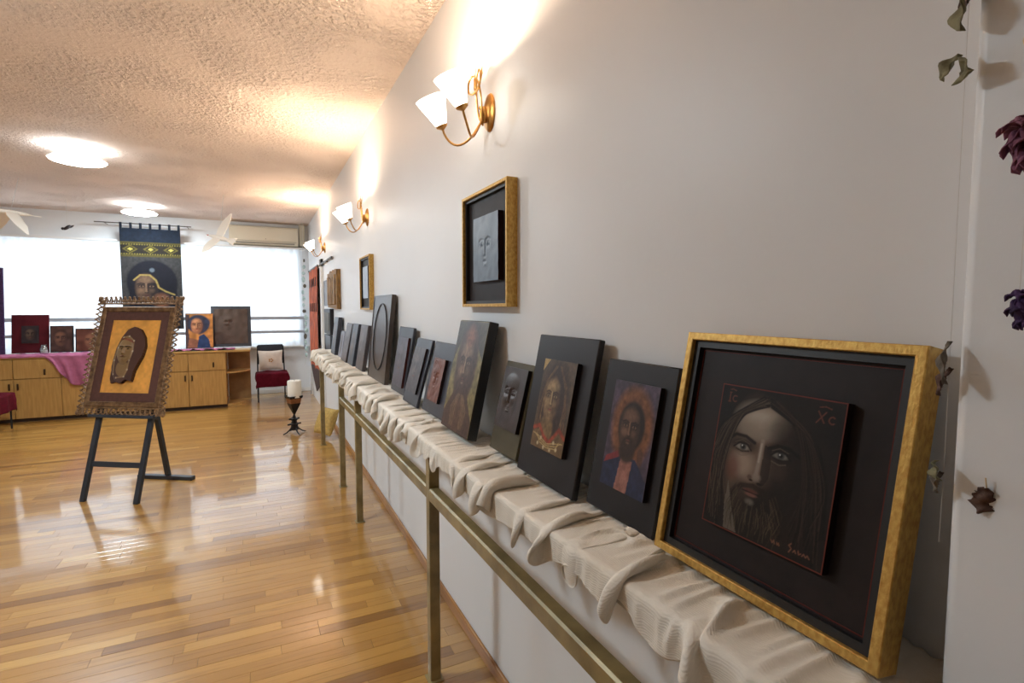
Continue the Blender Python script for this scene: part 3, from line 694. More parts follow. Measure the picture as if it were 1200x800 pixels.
# ------------------------------------------------------------------ shelf with its posts and rail, and the gauze on it
sh = thing('wall_shelf', 'long narrow shelf along the wall on bronze painted posts with a lower rail', 'shelf', (.64, 2.07, 0))
def sp(b, name, mat): o = b.build(name, mat, sh); o.location = (-.64, -2.07, 0); return o
sp(MB().box(.618, XW - .002, .345, 7.05, SHZ - .028, SHZ, .003), 'shelf_board', M['shelf'])
for yy in (.45, 2.07, 3.90, 4.75, 6.31):
    sp(MB().box(.617, .662, yy - .0225, yy + .0225, 0, SHZ - .028, .003).box(.606, .673, yy - .034, yy + .034, 0, .006, .002), 'post', M['bronze'])
for (ya, yb) in ((.345, 2.0475), (2.0925, 3.8775), (3.9225, 4.7275)):
    za, zb = .872 - .012 * ya, .872 - .012 * yb
    b = MB(); vs_ = []
    for (yy, zt) in ((ya, za), (yb, zb)):
        for (x_, dz) in ((.617, -.05), (.617, -.006), (.623, 0), (.656, 0), (.662, -.006), (.662, -.05)): vs_.append((x_, yy, zt + dz))
    b.add(vs_, [(k, (k + 1) % 6, (k + 1) % 6 + 6, k + 6) for k in range(6)] + [tuple(range(6)), tuple(range(6, 12))[::-1]])
    sp(b, 'rail', M['bronze'])

def drape():
    """gauze bunched along the shelf: cloth longer than the shelf settles over its edge under gravity"""
    Y0, Y1, RATIO, WID = .345, 7.09, 1.72, .344
    n, m = 900, 33; ry = (Y1 - Y0) * RATIO / (n - 1); rx = WID / (m - 1)
    rs = np.random.RandomState(4)
    near = lambda y: np.clip((1.5 - y) / .9, 0, 1) ** 1.0
    top = lambda y: SHZ + .003 + .036 * near(y)
    # uneven bunching: compress more in some places
    u = np.linspace(0, 1, n); dens = 1 + .45 * sum(np.sin(2 * PI * k * u + rs.uniform(0, 7)) * rs.uniform(.3, 1) for k in (5, 9, 14, 23)) / 2
    dens = np.clip(dens, .45, 2); yy = np.cumsum(dens); yy = Y0 + (yy - yy[0]) / (yy[-1] - yy[0]) * (Y1 - Y0)
    P = np.zeros((n, m, 3)); xs = XW - .006 - np.arange(m) * rx
    edge = .606
    over = np.clip(edge - xs, 0, None)
    hangvar = 1 + .22 * sum(np.sin(2 * PI * k * u + rs.uniform(0, 7)) for k in (6, 11, 19, 31)) / 2
    hangvar = hangvar * np.interp(yy, [.345, .60, .72, 1.9, 2.6, 7.1], [.85, .80, .42, .42, .85, .9])
    P[..., 1] = yy[:, None]; P[..., 0] = np.maximum(xs, edge - .012)[None]; 
    ph = np.cumsum(rs.uniform(.6, 1.4, n)) * 2 * PI * ry / .27
    ampl = .046 * (.4 + rs.rand(n // 40 + 2)); ampl = np.interp(np.arange(n) / 40, np.arange(len(ampl)), ampl)
    slant = np.interp(np.arange(n) / 60, np.arange(n // 60 + 3), rs.uniform(-2.2, 2.2, n // 60 + 3))
    w = np.sin(ph[:, None] + slant[:, None] * np.linspace(-1, 1, m)[None] * 1.2) * ampl[:, None] + .004 * rs.randn(n, m)
    back = np.clip((.78 - xs) / .10, 0, 1)[None]
    P[..., 2] = top(P[..., 1]) + .022 - over[None] + w * np.where(over > 0, .3, 1)[None] * (.25 + .75 * back)
    P[..., 0] -= (over > 0)[None] * w * .9
    rxj = np.full((n, m), rx); rxj *= np.where(over > 0, 1, 1)[None] * np.where(over[None] > 0, hangvar[:, None], 1)
    V = np.zeros_like(P); ypin = P[:, 0, 1].copy(); j_board = int(np.argmax(xs < .752))
    inv = np.ones((n, m)); 
    def proj(A, B, L, st, comp=1.0):
        d = B - A; l = np.sqrt((d * d).sum(-1)) + 1e-9; e = (l - L); e = np.where(e < 0, e * comp, e)
        c = d * (st * .5 * e / l)[..., None]; A += c; B -= c
    def step(dt, its, damp):
        nonlocal P, V
        Q = P.copy(); V[..., 2] -= 9.8 * dt; V *= damp
        sp = np.sqrt((V * V).sum(-1)); V *= np.minimum(1, .9 / (sp + 1e-9))[..., None]
        P = P + V * dt
        for it in range(its):
            for a in (0, 1):
                k = (n - a) // 2 * 2; proj(P[a:a + k:2], P[a + 1:a + k:2], ry, .9, .85)
            for a in (0, 1):
                k = (m - a) // 2 * 2; proj(P[:, a:a + k:2], P[:, a + 1:a + k:2], rxj[:, a:a + k:2], .9, .85)
            ds = math.hypot(rx, ry)
            for a in (0, 1):
                k = (n - a) // 2 * 2
                proj(P[a:a + k:2, :-1], P[a + 1:a + k:2, 1:], ds, .12); proj(P[a:a + k:2, 1:], P[a + 1:a + k:2, :-1], ds, .12)
            for a in range(5): proj(P[a:n - 4:5], P[a + 4:n:5][:len(P[a:n - 4:5])], 4 * ry, .07)
            for a in (0, 1): proj(P[:, a:m - 2:4], P[:, a + 2:m:4][:, :P[:, a:m - 2:4].shape[1]], 2 * rx, .15)
            # contacts
            tz = top(P[..., 1]); x, z = P[..., 0], P[..., 2]
            ins = (x > .610) & (z < tz); pz = tz - z; px = x - .610
            t1 = ins & (pz <= px); t2 = ins & (pz > px)
            z[t1] = tz[t1]; x[t2] = .610
            P[..., 1] = np.clip(P[..., 1], Y0 - .004, Y1 + .01)
            P[:, 0, 1] = ypin; P[:, 0, 0] = XW - .006; 
            P[:, :j_board, 2] = np.minimum(P[:, :j_board, 2], (tz + .010)[:, :j_board])
            lim = .745 + (z - tz) * .12; P[:, j_board:, 0] = np.minimum(x, lim)[:, j_board:]
            np.clip(P[..., 0], .3, XW - .004, out=P[..., 0])
            fr = t1[..., None] * np.array([.5, .5, 0.]); P = P - (P - Q) * fr * .5
            fr = t2[..., None] * np.array([0., .4, .2]); P = P - (P - Q) * fr * .5
        V = (P - Q) / dt
    for k in range(34): step(.012, 7, .95)
    for k in range(10): step(.010, 10, .6)
    return P
gz = tag(MB().grid(drape()).build('gauze_runner', M['gauze'], ang=180), 'cream gauze cloth draped in folds over the long shelf', 'cloth')
sb = gz.modifiers.new('smooth', 'SUBSURF'); sb.levels = 1; sb.render_levels = 1
so = gz.modifiers.new('thickness', 'SOLIDIFY'); so.thickness = .0012

# ------------------------------------------------------------------ wall lamps
def shade_mat():
    return emit('lit_opal_glass', (1, .90, .76), SHADE_E)
M['shade'] = shade_mat()
def sconce(y, z, label):
    s = thing('wall_lamp', label, 'wall lamp', (XW, y, z), (0, 0, -PI / 2), 'brass wall lamps')
    # local: x to the right (towards the near end), -y out into the room, z up
    Mp = Matrix.Rotation(PI / 2, 4, 'X')
    MB().lathe([(.0, .0), (.048, 0), (.050, .004), (.046, .012), (.034, .018), (.02, .024), (0, .026)], 28, Mp, 1, 1.55, closed_top=False).build('wall_plate', M['brass'], s)
    MB().ball((0, -.03, -.012), .014, .02, .035).ball((0, -.045, .012), .008).build('plate_boss', M['brass'], s)
    for sg in (-1, 1):
        cx, cy, cz = sg * .12, -.17, -.045
        arm = [(0, -.03, -.02)]
        for k in range(1, 15):
            t = k / 14; a = PI * t
            arm.append((cx * (.5 - .5 * math.cos(a)), -.03 + (cy + .03) * t ** .8, -.02 - .10 * math.sin(a) ** .8 * (1 - .1 * t) + (cz + .02) * t))
        MB().tube(arm, .0048, 8).build('arm', M['brass'], s)
        d = Vector((.004, -.048, .105)).normalized(); q = d.to_track_quat('Z', 'X').to_matrix().to_4x4()
        T = Matrix.Translation((cx, cy, cz)) @ q
        MB().lathe([(.004, -.014), (.010, -.010), (.024, -.002), (.026, .006), (.018, .006)], 18, T).build('shade_cup', M['brass'], s)
        MB().lathe([(.020, .004), (.026, .012), (.042, .055), (.066, .118), (.064, .119), (.040, .056), (.024, .014), (.0, .012)], 28, T, closed_top=False).build('glass_shade', M['shade'], s)
        l = bpy.data.lights.new('bulb', 'POINT'); l.energy = SCONCE_W; l.color = (1, .75, .52); l.shadow_soft_size = .018
        lo = bpy.data.objects.new('bulb', l); C.objects.link(lo); lo.parent = s; lo.location = T @ Vector((0, 0, .106))
    # scrolled ornament: two loops and two upright spikes
    for sg in (-1, 1):
        pts = [(0, -.035, -.055 + .0)]
        pts += [(sg * .016, -.045, -.02), (sg * .022, -.050, .03), (sg * .018, -.056, .085), (sg * -.004, -.062, .13), (sg * -.040, -.068, .145), (sg * -.066, -.072, .12), (sg * -.058, -.072, .085), (sg * -.020, -.068, .070), (sg * .016, -.062, .085), (sg * .034, -.056, .125), (sg * .036, -.052, .165), (sg * .030, -.05, .20)]
        fine = []
        for i in range(len(pts) - 1):
            p0, p1, p2, p3 = [Vector(pts[max(0, min(len(pts) - 1, i + k))]) for k in (-1, 0, 1, 2)]
            for k in range(4):
                t = k / 4; fine.append(.5 * ((2 * p1) + (p2 - p0) * t + (2 * p0 - 5 * p1 + 4 * p2 - p3) * t * t + (3 * p1 - p0 - 3 * p2 + p3) * t ** 3))
        fine.append(Vector(pts[-1])); m_ = len(fine)
        MB().tube(fine, [.0042 if i < m_ - 8 else max(.0006, .0042 * (m_ - 1 - i) / 8 + .002 * (i == m_ - 8)) for i in range(m_)], 8).build('scroll', M['brass'], s)
    return s
sconce(2.01, 2.40, 'brass wall lamp with two lit glass shades above the larger gilt frame')
sconce(4.68, 2.385, 'brass wall lamp with two lit glass shades above the smaller gilt frame')
sconce(7.88, 2.45, 'brass wall lamp with two lit glass shades near the rust wall hanging')

# ------------------------------------------------------------------ ceiling lamps
M['lampglass'] = emit('lit_white_glass', (.80, .925, 1), LAMP_E); M['lampupper'] = emit('lit_frosted_glass', (.78, .91, 1), LAMP_E * .10)
def ceiling_lamp(x, y, label, name='ceiling_lamp'):
    c = thing(name, label, 'ceiling lamp', (x, y, ZC), (0, 0, 0), 'round ceiling lamps')
    MB().lathe([(.0, 0), (.10, 0), (.10, -.025), (.085, -.035), (.0, -.035)], 28, closed_top=False).build('ceiling_cap', M['white'], c)
    MB().tube([(0, 0, -.03), (0, 0, -.08)], .03, 12).build('stem', M['white'], c)
    MB().lathe([(0, -.078), (.10, -.080), (.20, -.095), (.225, -.112)], 36, closed_top=False).build('upper_glass', M['lampupper'], c)
    MB().lathe([(.222, -.1125), (.215, -.126), (.15, -.142), (0, -.15)], 36, closed_top=False).build('glass_disc', M['lampglass'], c)
    MB().lathe([(.205, -.120), (.228, -.117), (.230, -.113), (.228, -.108), (.22, -.106)], 36, closed_top=False).build('rim', M['white'], c)
    return c
ceiling_lamp(-1.52, 6.42, 'round lit glass ceiling lamp out over the easel')
ceiling_lamp(-1.56, 9.55, 'round lit glass ceiling lamp just in front of the navy banner')
ceiling_lamp(-1.50, 3.00, 'round lit glass ceiling lamp over the open floor before the easel', 'ceiling_lamp_offscreen')

# ------------------------------------------------------------------ easel and its framed relief
eu = Vector((.842, -.539, 0)); erz = math.atan2(eu.y, eu.x)
ez = thing('easel', 'black wooden easel standing on the floor, holding the ornate framed relief', 'easel', (-1.152, 5.178, 0), (0, 0, erz))
LE = R(16); Mt = Matrix.Rotation(-LE, 4, 'X')
for sg in (-1, 1):
    MB().box(sg * .243 - .022, sg * .243 + .022, .0, .03, .0, 1.55, .003, M=Mt).build('front_leg', M['easel'], ez)
MB().box(-.23, .23, .004, .026, .285, .33, .003, M=Mt).build('crossbar', M['easel'], ez)
MB().box(-.23, .23, .004, .026, 1.28, 1.33, .003, M=Mt).build('crossbar', M['easel'], ez)
MB().box(-.30, .30, -.045, .03, .69, .715, .003, M=Mt).build('picture_ledge', M['easel'], ez)
def beam(p, q, a, b_):
    p, q = Vector(p), Vector(q); d = (q - p); L_ = d.length; T = Matrix.Translation(p) @ d.to_track_quat('Z', 'X').to_matrix().to_4x4(); return MB().box(-a, a, -b_, b_, 0, L_, .003, M=T)
beam((.02, .62, .03), (.02, .40, 1.28), .018, .020).build('rear_leg', M['easel'], ez)
MB().box(-.27, .28, .585, .640, .0, .035, .003).build('rear_foot', M['easel'], ez)

ei = thing('ornate_framed_relief', 'ornate pierced bronze frame with a veiled woman relief on gold, on the easel', 'framed icon', (-1.152 - .539 * .034, 5.178 - .842 * .034, 0), (-LE, 0, erz))
u0, u1, v0, v1 = -.425, .398, .717, 1.762
MB().ring(-.362, .336, .79, 1.668, .045, -.012, .02, .006).build('moulding', M['frame_in'], ei)
MB().ring(-.32, .294, .832, 1.626, .078, -.004, .014, .002).build('mat_border', M['easel_mat'], ei, smooth=False)
pb = MB()
def border_run(ax0, az0, ax1, az1):
    p, q = Vector((ax0, 0, az0)), Vector((ax1, 0, az1)); L_ = (q - p).length; n_ = round(L_ / .046); t = (q - p) / L_; nn = Vector((t.z, 0, -t.x))
    for i in range(n_):
        a = p + t * (L_ * (i + .5) / n_); s_ = L_ / n_
        pts = [a + nn * (-.030) - t * s_ * .15, a + nn * (-.012) - t * s_ * .38, a + nn * .012 - t * s_ * .30, a + nn * .024, a + nn * .012 + t * s_ * .30, a + nn * (-.012) + t * s_ * .38, a + nn * (-.030) + t * s_ * .15]
        pb.tube([v_ + Vector((0, .004 - .006 * math.sin(k), 0)) for k, v_ in enumerate(pts)], .0062, 6)
        pb.ball(a + nn * .027 + Vector((0, -.002, 0)), .010, seg=6, rings=4); pb.ball(a + t * s_ * .5 + nn * (-.004), .009, seg=6, rings=4); pb.ball(a + nn * -.005, .0065, seg=6, rings=4)
    pb.tube([p + nn * -.030, q + nn * -.030], .008, 6)
m_ = .034
border_run(u0 + m_ - .03, v0 + m_, u1 - m_ + .03, v0 + m_); border_run(u1 - m_, v0 + m_ - .03, u1 - m_, v1 - m_ + .03)
border_run(u1 - m_ + .03, v1 - m_, u0 + m_ - .03, v1 - m_); border_run(u0 + m_, v1 - m_ + .03, u0 + m_, v0 + m_ - .03)
for cx_, cz_ in ((u0 + .015, v0 + .015), (u1 - .015, v0 + .015), (u0 + .015, v1 - .015), (u1 - .015, v1 - .015)): pb.ball((cx_, 0, cz_), .02, .014, .02, seg=8, rings=5)
pb.build('pierced_border', M['frame_br'], ei)
cv = Cv(.492, .70, .0046, (224, 160, 76)); A = cv.asp; cv.noise(.14, 6); cv.noise(.12, 24)
cv.build('gold_ground', M['paintsatin'], ei, -.259, .89, .002, .012, (120, 80, 40))
# relief bust: a veiled head that stands out of the gold ground
rw, rh = .29, .50
bu = Cv(rw, rh, .0036, (92, 62, 54)); A = bu.asp
out = [(.06, .0), (.0, .10 * A), (.02, .30 * A), (.10, .62 * A), (.20, .80 * A), (.36, .95 * A), (.55, 1.0 * A), (.76, .95 * A), (.92, .82 * A), (1.0, .66 * A), (.96, .48 * A), (.86, .34 * A), (.78, .22 * A), (.74, .04 * A), (.55, .07 * A), (.40, .0), (.22, .03 * A)]
bu.ell(.40, .58 * A, .27, .40, (150, 118, 78), .08); bu.ell(.40, .26 * A, .20, .24, (150, 118, 78), .08)
for sg in (-1, 1):
    bu.ell(.40 + sg * .105, .60 * A, .026, .026, (40, 28, 22), .3)
    bu.line([(.40 + sg * .04, .60 * A + .062), (.40 + sg * .11, .60 * A + .082), (.40 + sg * .19, .60 * A + .055)], .012, (58, 40, 28))
bu.ell(.40, .60 * A - .225, .055, .018, (128, 78, 60), .3)
edge_ = [(.12, .16 * A), (.10, .40 * A), (.16, .62 * A), (.28, .80 * A), (.46, .82 * A), (.64, .74 * A), (.66, .56 * A), (.60, .40 * A), (.58, .24 * A), (.50, .12 * A), (.24, .10 * A)]
bu.line(edge_, .022, (170, 140, 100), .9); bu.line([(.24, .78 * A), (.46, .76 * A), (.63, .72 * A)], .03, (132, 62, 44), .9)
for i in range(0, len(edge_)): bu.ell(*edge_[i], .026, .026, (206, 190, 160), .5)
n_ = 96; per = []
bm_ = bmesh.new()
ins = Cv(rw, rh, .0036, (0, 0, 0)); ins.poly(out, (255, 255, 255)); inside = ins.c[..., 0] > .5
hd = np.zeros(bu.X.shape)
dd = 1 - ((bu.X - .50) / .56) ** 2 - ((bu.Y - .52 * A) / (.56 * A)) ** 2; hd = .030 + .045 * np.sqrt(np.clip(dd, 0, 1))
fd = 1 - ((bu.X - .40) / .26) ** 2 - ((bu.Y - .56 * A) / .42) ** 2; hd += -.016 * (fd > 0) + .034 * np.sqrt(np.clip(fd, 0, 1))
def bump(cx_, cy_, sx_, sy_, h_):
    global hd
    hd = hd + h_ * np.exp(-((bu.X - cx_) / sx_) ** 2 - ((bu.Y - cy_) / sy_) ** 2)
ey = .60 * A
bump(.395, ey - .06, .030, .11, .022); bump(.395, ey - .135, .050, .035, .020)                      # nose
for sg in (-1, 1):
    bump(.40 + sg * .105, ey + .01, .075, .045, -.026); bump(.40 + sg * .105, ey, .045, .022, .016)   # sockets, eyes
    bump(.40 + sg * .11, ey + .075, .085, .020, .014)                                                # brows
bump(.40, ey - .225, .065, .018, .016); bump(.40, ey - .258, .10, .012, -.010); bump(.40, ey - .32, .07, .05, .014)   # mouth, chin
bu.c *= .70
idx = -np.ones(bu.X.shape, int); V = []; cols = []
for i in range(bu.nx):
    for j in range(bu.ny):
        if inside[i, j]: idx[i, j] = len(V); V.append((-.158 + bu.X[i, j] * rw, -hd[i, j] * .55, .985 + bu.Y[i, j] * rw)); cols.append((*bu.c[i, j], 1))
Fq = []; from collections import Counter
ed = Counter()
for i in range(bu.nx - 1):
    for j in range(bu.ny - 1):
        q = [idx[i, j], idx[i + 1, j], idx[i + 1, j + 1], idx[i, j + 1]]
        if min(q) >= 0:
            Fq.append(tuple(int(k) for k in q))
            for k in range(4): ed[(q[k], q[(k + 1) % 4])] += 1
back = {}
for (a, b_) in list(ed):
    if (b_, a) not in ed:
        for k in (a, b_):
            if k not in back: back[k] = len(V); V.append((V[k][0], .004, V[k][2])); cols.append((*lin((54, 36, 32)), 1))
        Fq.append((int(b_), int(a), back[a], back[b_]))
me = bpy.data.meshes.new('relief_bust'); me.from_pydata(V, [], Fq); a_ = me.attributes.new('paint', 'FLOAT_COLOR', 'POINT'); a_.data.foreach_set('color', np.array(cols).reshape(-1))
bm_.from_mesh(me); bmesh.ops.recalc_face_normals(bm_, faces=bm_.faces[:]); bm_.to_mesh(me); bm_.free()
me.polygons.foreach_set('use_smooth', [True] * len(me.polygons)); me.set_sharp_from_angle(angle=R(60))
link('relief_bust', me, M['paintsatin'], ei)

# ------------------------------------------------------------------ cabinets under the window
CF, CB = 9.39, 9.92                  # front and back
def cabinet(xc, label):
    c = thing('cabinet', label, 'cabinet', (xc, CF, 0), (0, 0, 0), 'oak cabinets under the window')
    W_ = 1.03
    MB().box(-W_ / 2 + .001, W_ / 2 - .001, .02, CB - CF, .05, .885).build('body', M['oak'], c, smooth=False)
    MB().box(-W_ / 2 + .001, W_ / 2 - .001, .05, .10, 0, .05).build('plinth', M['plinth'], c, smooth=False)
    for sg in (-1, 1):
        d = MB().box(min(0, sg * W_ / 2) + .004, max(0, sg * W_ / 2) - .004, 0, .019, .055, .600, .002).build('door', M['oak'], c)
        MB().box(sg * .045 - .009, sg * .045 + .009, -.022, 0, .455, .545, .004).build('handle', M['handle'], d)
        d = MB().box(min(0, sg * W_ / 2) + .004, max(0, sg * W_ / 2) - .004, 0, .019, .610, .880, .002).build('drawer', M['oak'], c)
        MB().box(sg * .34 - .010, sg * .34 + .010, -.022, 0, .655, .735, .004).build('handle', M['handle'], d)
    return c
cabinet(-1.0, 'pale oak cabinet beside the open corner shelf, with two doors and drawers')
cabinet(-2.03, 'pale oak cabinet hidden mostly behind the easel, with two doors and drawers')
cabinet(-3.06, 'pale oak cabinet below the dark red picture, with two doors and drawers')
cabinet(-4.09, 'pale oak cabinet at the far end beyond the maroon cloth, with two doors and drawers')
# rounded open shelf end
cs_ = thing('corner_shelf', 'open pale oak shelf unit with rounded ends at the end of the cabinets', 'shelf', (-.482, CF, 0))
def quarter(z0, z1, rx=.335, ry=.46):
    return [(0, CB - CF - .02)] + [(rx * math.sin(a), CB - CF - .02 - ry * math.cos(a)) for a in np.linspace(0, PI / 2, 14)]
def qslab(z0, z1, nm, mat):
    poly = quarter(z0, z1); n_ = len(poly); b = MB(); b.add([(x_, y_, z0) for x_, y_ in poly] + [(x_, y_, z1) for x_, y_ in poly], [tuple(range(n_)), tuple(range(n_, 2 * n_))] + [(i, (i + 1) % n_, (i + 1) % n_ + n_, i + n_) for i in range(n_)])
    b.build(nm, mat, cs_)
qslab(.0, .05, 'bottom_shelf', M['oaktop']); qslab(.54, .565, 'shelf', M['oaktop'])
MB().box(0, .335, CB - CF - .02, CB - CF, 0, .885).build('back_panel', M['dark_in'], cs_, smooth=False)
# one worktop over all of them
tag(MB().box(-4.605, -.135, CF - .02, CB, .886, .918, .006).build('cabinet_worktop', M['oaktop']), 'long pale oak worktop running over the cabinets under the window', 'worktop')

# pink cloths
def pink_left():
    n = 90; xs = np.linspace(-4.2, -2.12, n); rows = []
    P = np.zeros((n, 30, 3))
    for i, x_ in enumerate(xs):
        drop = 0.018
        if x_ > -2.72: drop = .018 + .42 * math.sin(min(1, (x_ + 2.72) / .42) * PI / 2) ** 1.1 
        for j in range(30):
            if j < 12: t = j / 11; p = (x_, CB - .12 - t * (CB - .12 - CF + .026), .922 + .010 * (1 + math.sin(x_ * 26 + t * 4)) * .6 + .006 * math.sin(x_ * 61 + 7 * t))
            else: t = (j - 11) / 18; p = (x_ + .03 * t * math.sin(x_ * 9), CF - .028 - .028 * t * (1 + math.sin(x_ * 34 - 6 * t + 2.5 * drop * t)) * min(1, drop * 6), .922 - t * drop)
            P[i, j] = p
    return tag(MB().grid(P).build('pink_cloth', M['pink'], ang=180), 'mauve pink cloth on the worktop with a swag hanging down behind the easel', 'cloth')
def pink_right():
    n = 70; xs = np.linspace(-1.45, -.36, n); P = np.zeros((n, 14, 3))
    for i, x_ in enumerate(xs):
        for j in range(14):
            t = j / 13; P[i, j] = (x_, CB - .10 - t * (CB - .10 - CF + .0), .923 + .016 * (1 + math.sin(x_ * 31 + 5 * t)) * (.4 + .6 * t) * .7 + .008 * (1 + math.sin(x_ * 73)) * t)
    return tag(MB().grid(P).build('pink_cloth', M['pink'], ang=180), 'strip of mauve pink cloth lying under the orange and blue icon', 'cloth')
for o_ in (pink_left(), pink_right()):
    s_ = o_.modifiers.new('thickness', 'SOLIDIFY'); s_.thickness = .002

# pictures standing on the worktop, leaning back against the bars
def cab_picture(label, x0, x1, z1, y, lean, mat, t=.022):
    w_ = x1 - x0; h_ = (z1 - .945) / math.cos(R(lean))
    return board(label, ((x0 + x1) / 2, y, .945), lean, w_, h_, t, M[mat], rot=(-R(lean), 0, 0)), w_, h_
th, w_, h_ = cab_picture('dark red board with a small dark square icon, standing on the worktop', -3.15, -2.735, 1.49, 9.66, 8, 'dkred')
cv = Cv(.19, .25, .01, (46, 38, 40)); cv.noise(.3, 6); cv.face(.5, cv.asp * .55, .6, (70, 54, 48), (34, 28, 28), (104, 84, 70)); cv.build('painted_panel', M['paint'], th, -.095, .14, -.012, .012, (26, 16, 18))
th, w_, h_ = cab_picture('small dark brown icon between the dark red board and the easel', -2.72, -2.45, 1.33, 9.64, 8, 'board')
cv = Cv(w_ * .9, h_ * .92, .009, (72, 50, 44)); cv.noise(.4, 5); cv.face(.45, cv.asp * .55, .6, (96, 66, 54), (50, 34, 34), (130, 92, 72)); cv.build('painted_panel', M['paint'], th, -w_ * .45, h_ * .04, -.010, .010, (30, 22, 22))
th, w_, h_ = cab_picture('small rust brown icon partly hidden by the easel frame', -2.43, -2.10, 1.285, 9.64, 8, 'board')
cv = Cv(w_ * .9, h_ * .92, .009, (96, 56, 44)); cv.noise(.4, 5); cv.face(.55, cv.asp * .5, .5, (112, 74, 56), (56, 36, 34), (146, 100, 76)); cv.build('painted_panel', M['paint'], th, -w_ * .45, h_ * .04, -.010, .010, (30, 22, 22))
th, w_, h_ = cab_picture('icon of a figure in blue against orange, standing on the worktop', -1.045, -.66, 1.50, 9.62, 8, 'board')
cv = Cv(w_ * .97, h_ * .97, .0075, (190, 128, 66)); A = cv.asp; cv.noise(.25, 7)
cv.ell(.46, A * .70, .42, .40, (48, 54, 74), .15); cv.poly([(.0, 0), (.0, A * .98), (.14, A * .98), (.10, A * .5), (.12, 0)], (44, 46, 60), .9); cv.ell(.66, A * .62, .16, .36, (52, 58, 80), .3, 1, -.5)
cv.face(.40, A * .68, .46, (176, 116, 82), (92, 56, 46), (222, 168, 120), lip=(150, 74, 60)); cv.poly([(.05, 0), (.12, A * .30), (.46, A * .22), (.52, 0)], (150, 100, 74)); cv.poly([(.40, 0), (.48, A * .34), (.66, A * .40), (.84, A * .24), (.90, 0)], (40, 62, 100)); cv.noise(.25, 12)
cv.build('painted_panel', M['paint'], th, -w_ * .485, h_ * .015, -.004, .004, (40, 32, 30))
th, w_, h_ = cab_picture('large charcoal framed relief standing behind the orange and blue icon', -.70, -.115, 1.615, 9.74, 8, 'bluegrey', .03)
MB().ring(-w_ / 2, w_ / 2, 0, h_, .05, -.010, .002, .004).build('frame', M['bluegrey'], th)
cv = Cv(w_ - .10, h_ - .10, .010, (92, 76, 68)); A = cv.asp; cv.noise(.35, 7); cv.ell(.40, A * .5, .22, .40, (116, 92, 80), .6, .7); cv.ell(.72, A * .55, .16, .36, (104, 84, 74), .6, .7); cv.face(.42, A * .62, .30, (120, 96, 82), (66, 52, 48), (150, 126, 108), shade=.2); cv.carve((90, 75, 66), .2)
cv.build('relief_panel', M['paint'], th, -w_ / 2 + .05, .05, -.005, .006, (40, 34, 32), .03)
th, w_, h_ = cab_picture('tall narrow dark violet board at the end of the row of pictures', -3.62, -3.185, 2.15, 9.55, 5, 'petal2', .03)
cv = Cv(w_ * .8, h_ * .8, .02, (52, 40, 66)); cv.noise(.3, 5); cv.face(.5, cv.asp * .6, .5, (80, 60, 70), (40, 30, 44), (110, 86, 90)); cv.build('painted_panel', M['paint'], th, -w_ * .4, h_ * .1, -.008, .008, (30, 24, 36))
# glass candle cup
gc = thing('glass_cup', 'small clear glass candle cup on the pink cloth', 'cup', (-2.735, 9.47, .948))
MB().lathe([(0, 0), (.042, 0), (.05, .012), (.052, .05), (.044, .085), (.034, .10), (.036, .125), (.033, .125), (.031, .10), (.040, .084), (.048, .05), (.046, .014), (0, .010)], 24, closed_top=False).build('glass', M['glass'], gc)
MB().lathe([(0, .012), (.038, .012), (.038, .05), (0, .052)], 20, closed_top=False).build('tealight', M['wax'], gc)

# ------------------------------------------------------------------ banner before the window
bk = YF - .265; kx = bk / 10.0
bx0, bx1 = -1.905 * kx, -1.10 * kx; bw = bx1 - bx0
bz = lambda z: 1.6 + (z - 1.6) * kx
ban = thing('icon_banner', 'navy woven banner with a gold band and a veiled face, hanging before the window', 'banner', ((bx0 + bx1) / 2, bk, bz(2.64)))
ztop = 0.0
zb = bz(1.25) - bz(2.64); hh = bz(2.84) - bz(2.64) - zb
cv = Cv(bw, hh, .0085, (26, 38, 56)); A = cv.asp; V_ = lambda z: (bz(z) - bz(2.64) - zb) / bw
cv.noise(.2, 20)
cv.rect(0, 1, 0, V_(2.44), (66, 64, 64)); cv.noise(.2, 30)
cv.rect(0, 1, V_(2.40), V_(2.63), (94, 84, 38)); cv.rect(0, 1, V_(2.43), V_(2.60), (44, 38, 30))
for k in range(3):
    cx_ = .16 + .335 * k; cy_ = V_(2.515)
    cv.poly([(cx_ - .13, cy_), (cx_, cy_ + .085), (cx_ + .13, cy_), (cx_, cy_ - .085)], (112, 100, 44)); cv.poly([(cx_ - .085, cy_), (cx_, cy_ + .055), (cx_ + .085, cy_), (cx_, cy_ - .055)], (52, 46, 30)); cv.poly([(cx_ - .05, cy_), (cx_, cy_ + .034), (cx_ + .05, cy_), (cx_, cy_ - .034)], (206, 190, 92))
for zz in (2.44, 2.59): 
    for k in range(24): cv.ell(.02 + k * .042, V_(zz), .012, .012, (150, 136, 62), .5)
cx_, cy_ = .40, V_(1.95)
cv.ell(.50, cy_ + .05, .42, .44, (24, 24, 36), .08); cv.poly([(.10, 0), (.12, cy_ - .05), (.90, cy_ - .05), (.95, 0)], (26, 26, 38))
cv.face(cx_, cy_ - .02, .40, (108, 82, 66), (34, 28, 32), (160, 126, 98), shade=.9); cv.line([(.20, cy_ + .10), (.30, cy_ + .20), (.46, cy_ + .20), (.56, cy_ + .10), (.60, cy_ - .04), (.72, cy_ - .12), (.86, cy_ - .18)], .016, (186, 160, 92))
cv.ell(.50, cy_ + .30, .04, .04, (120, 130, 140), .6); cv.ell(.64, cy_ - .30, .14, .14, (140, 92, 66), .5); cv.noise(.2, 40)
cv.c *= .5; cv.build('woven_cloth', M['weave'], ban, -bw / 2, zb, -.004, .006, (20, 28, 44))
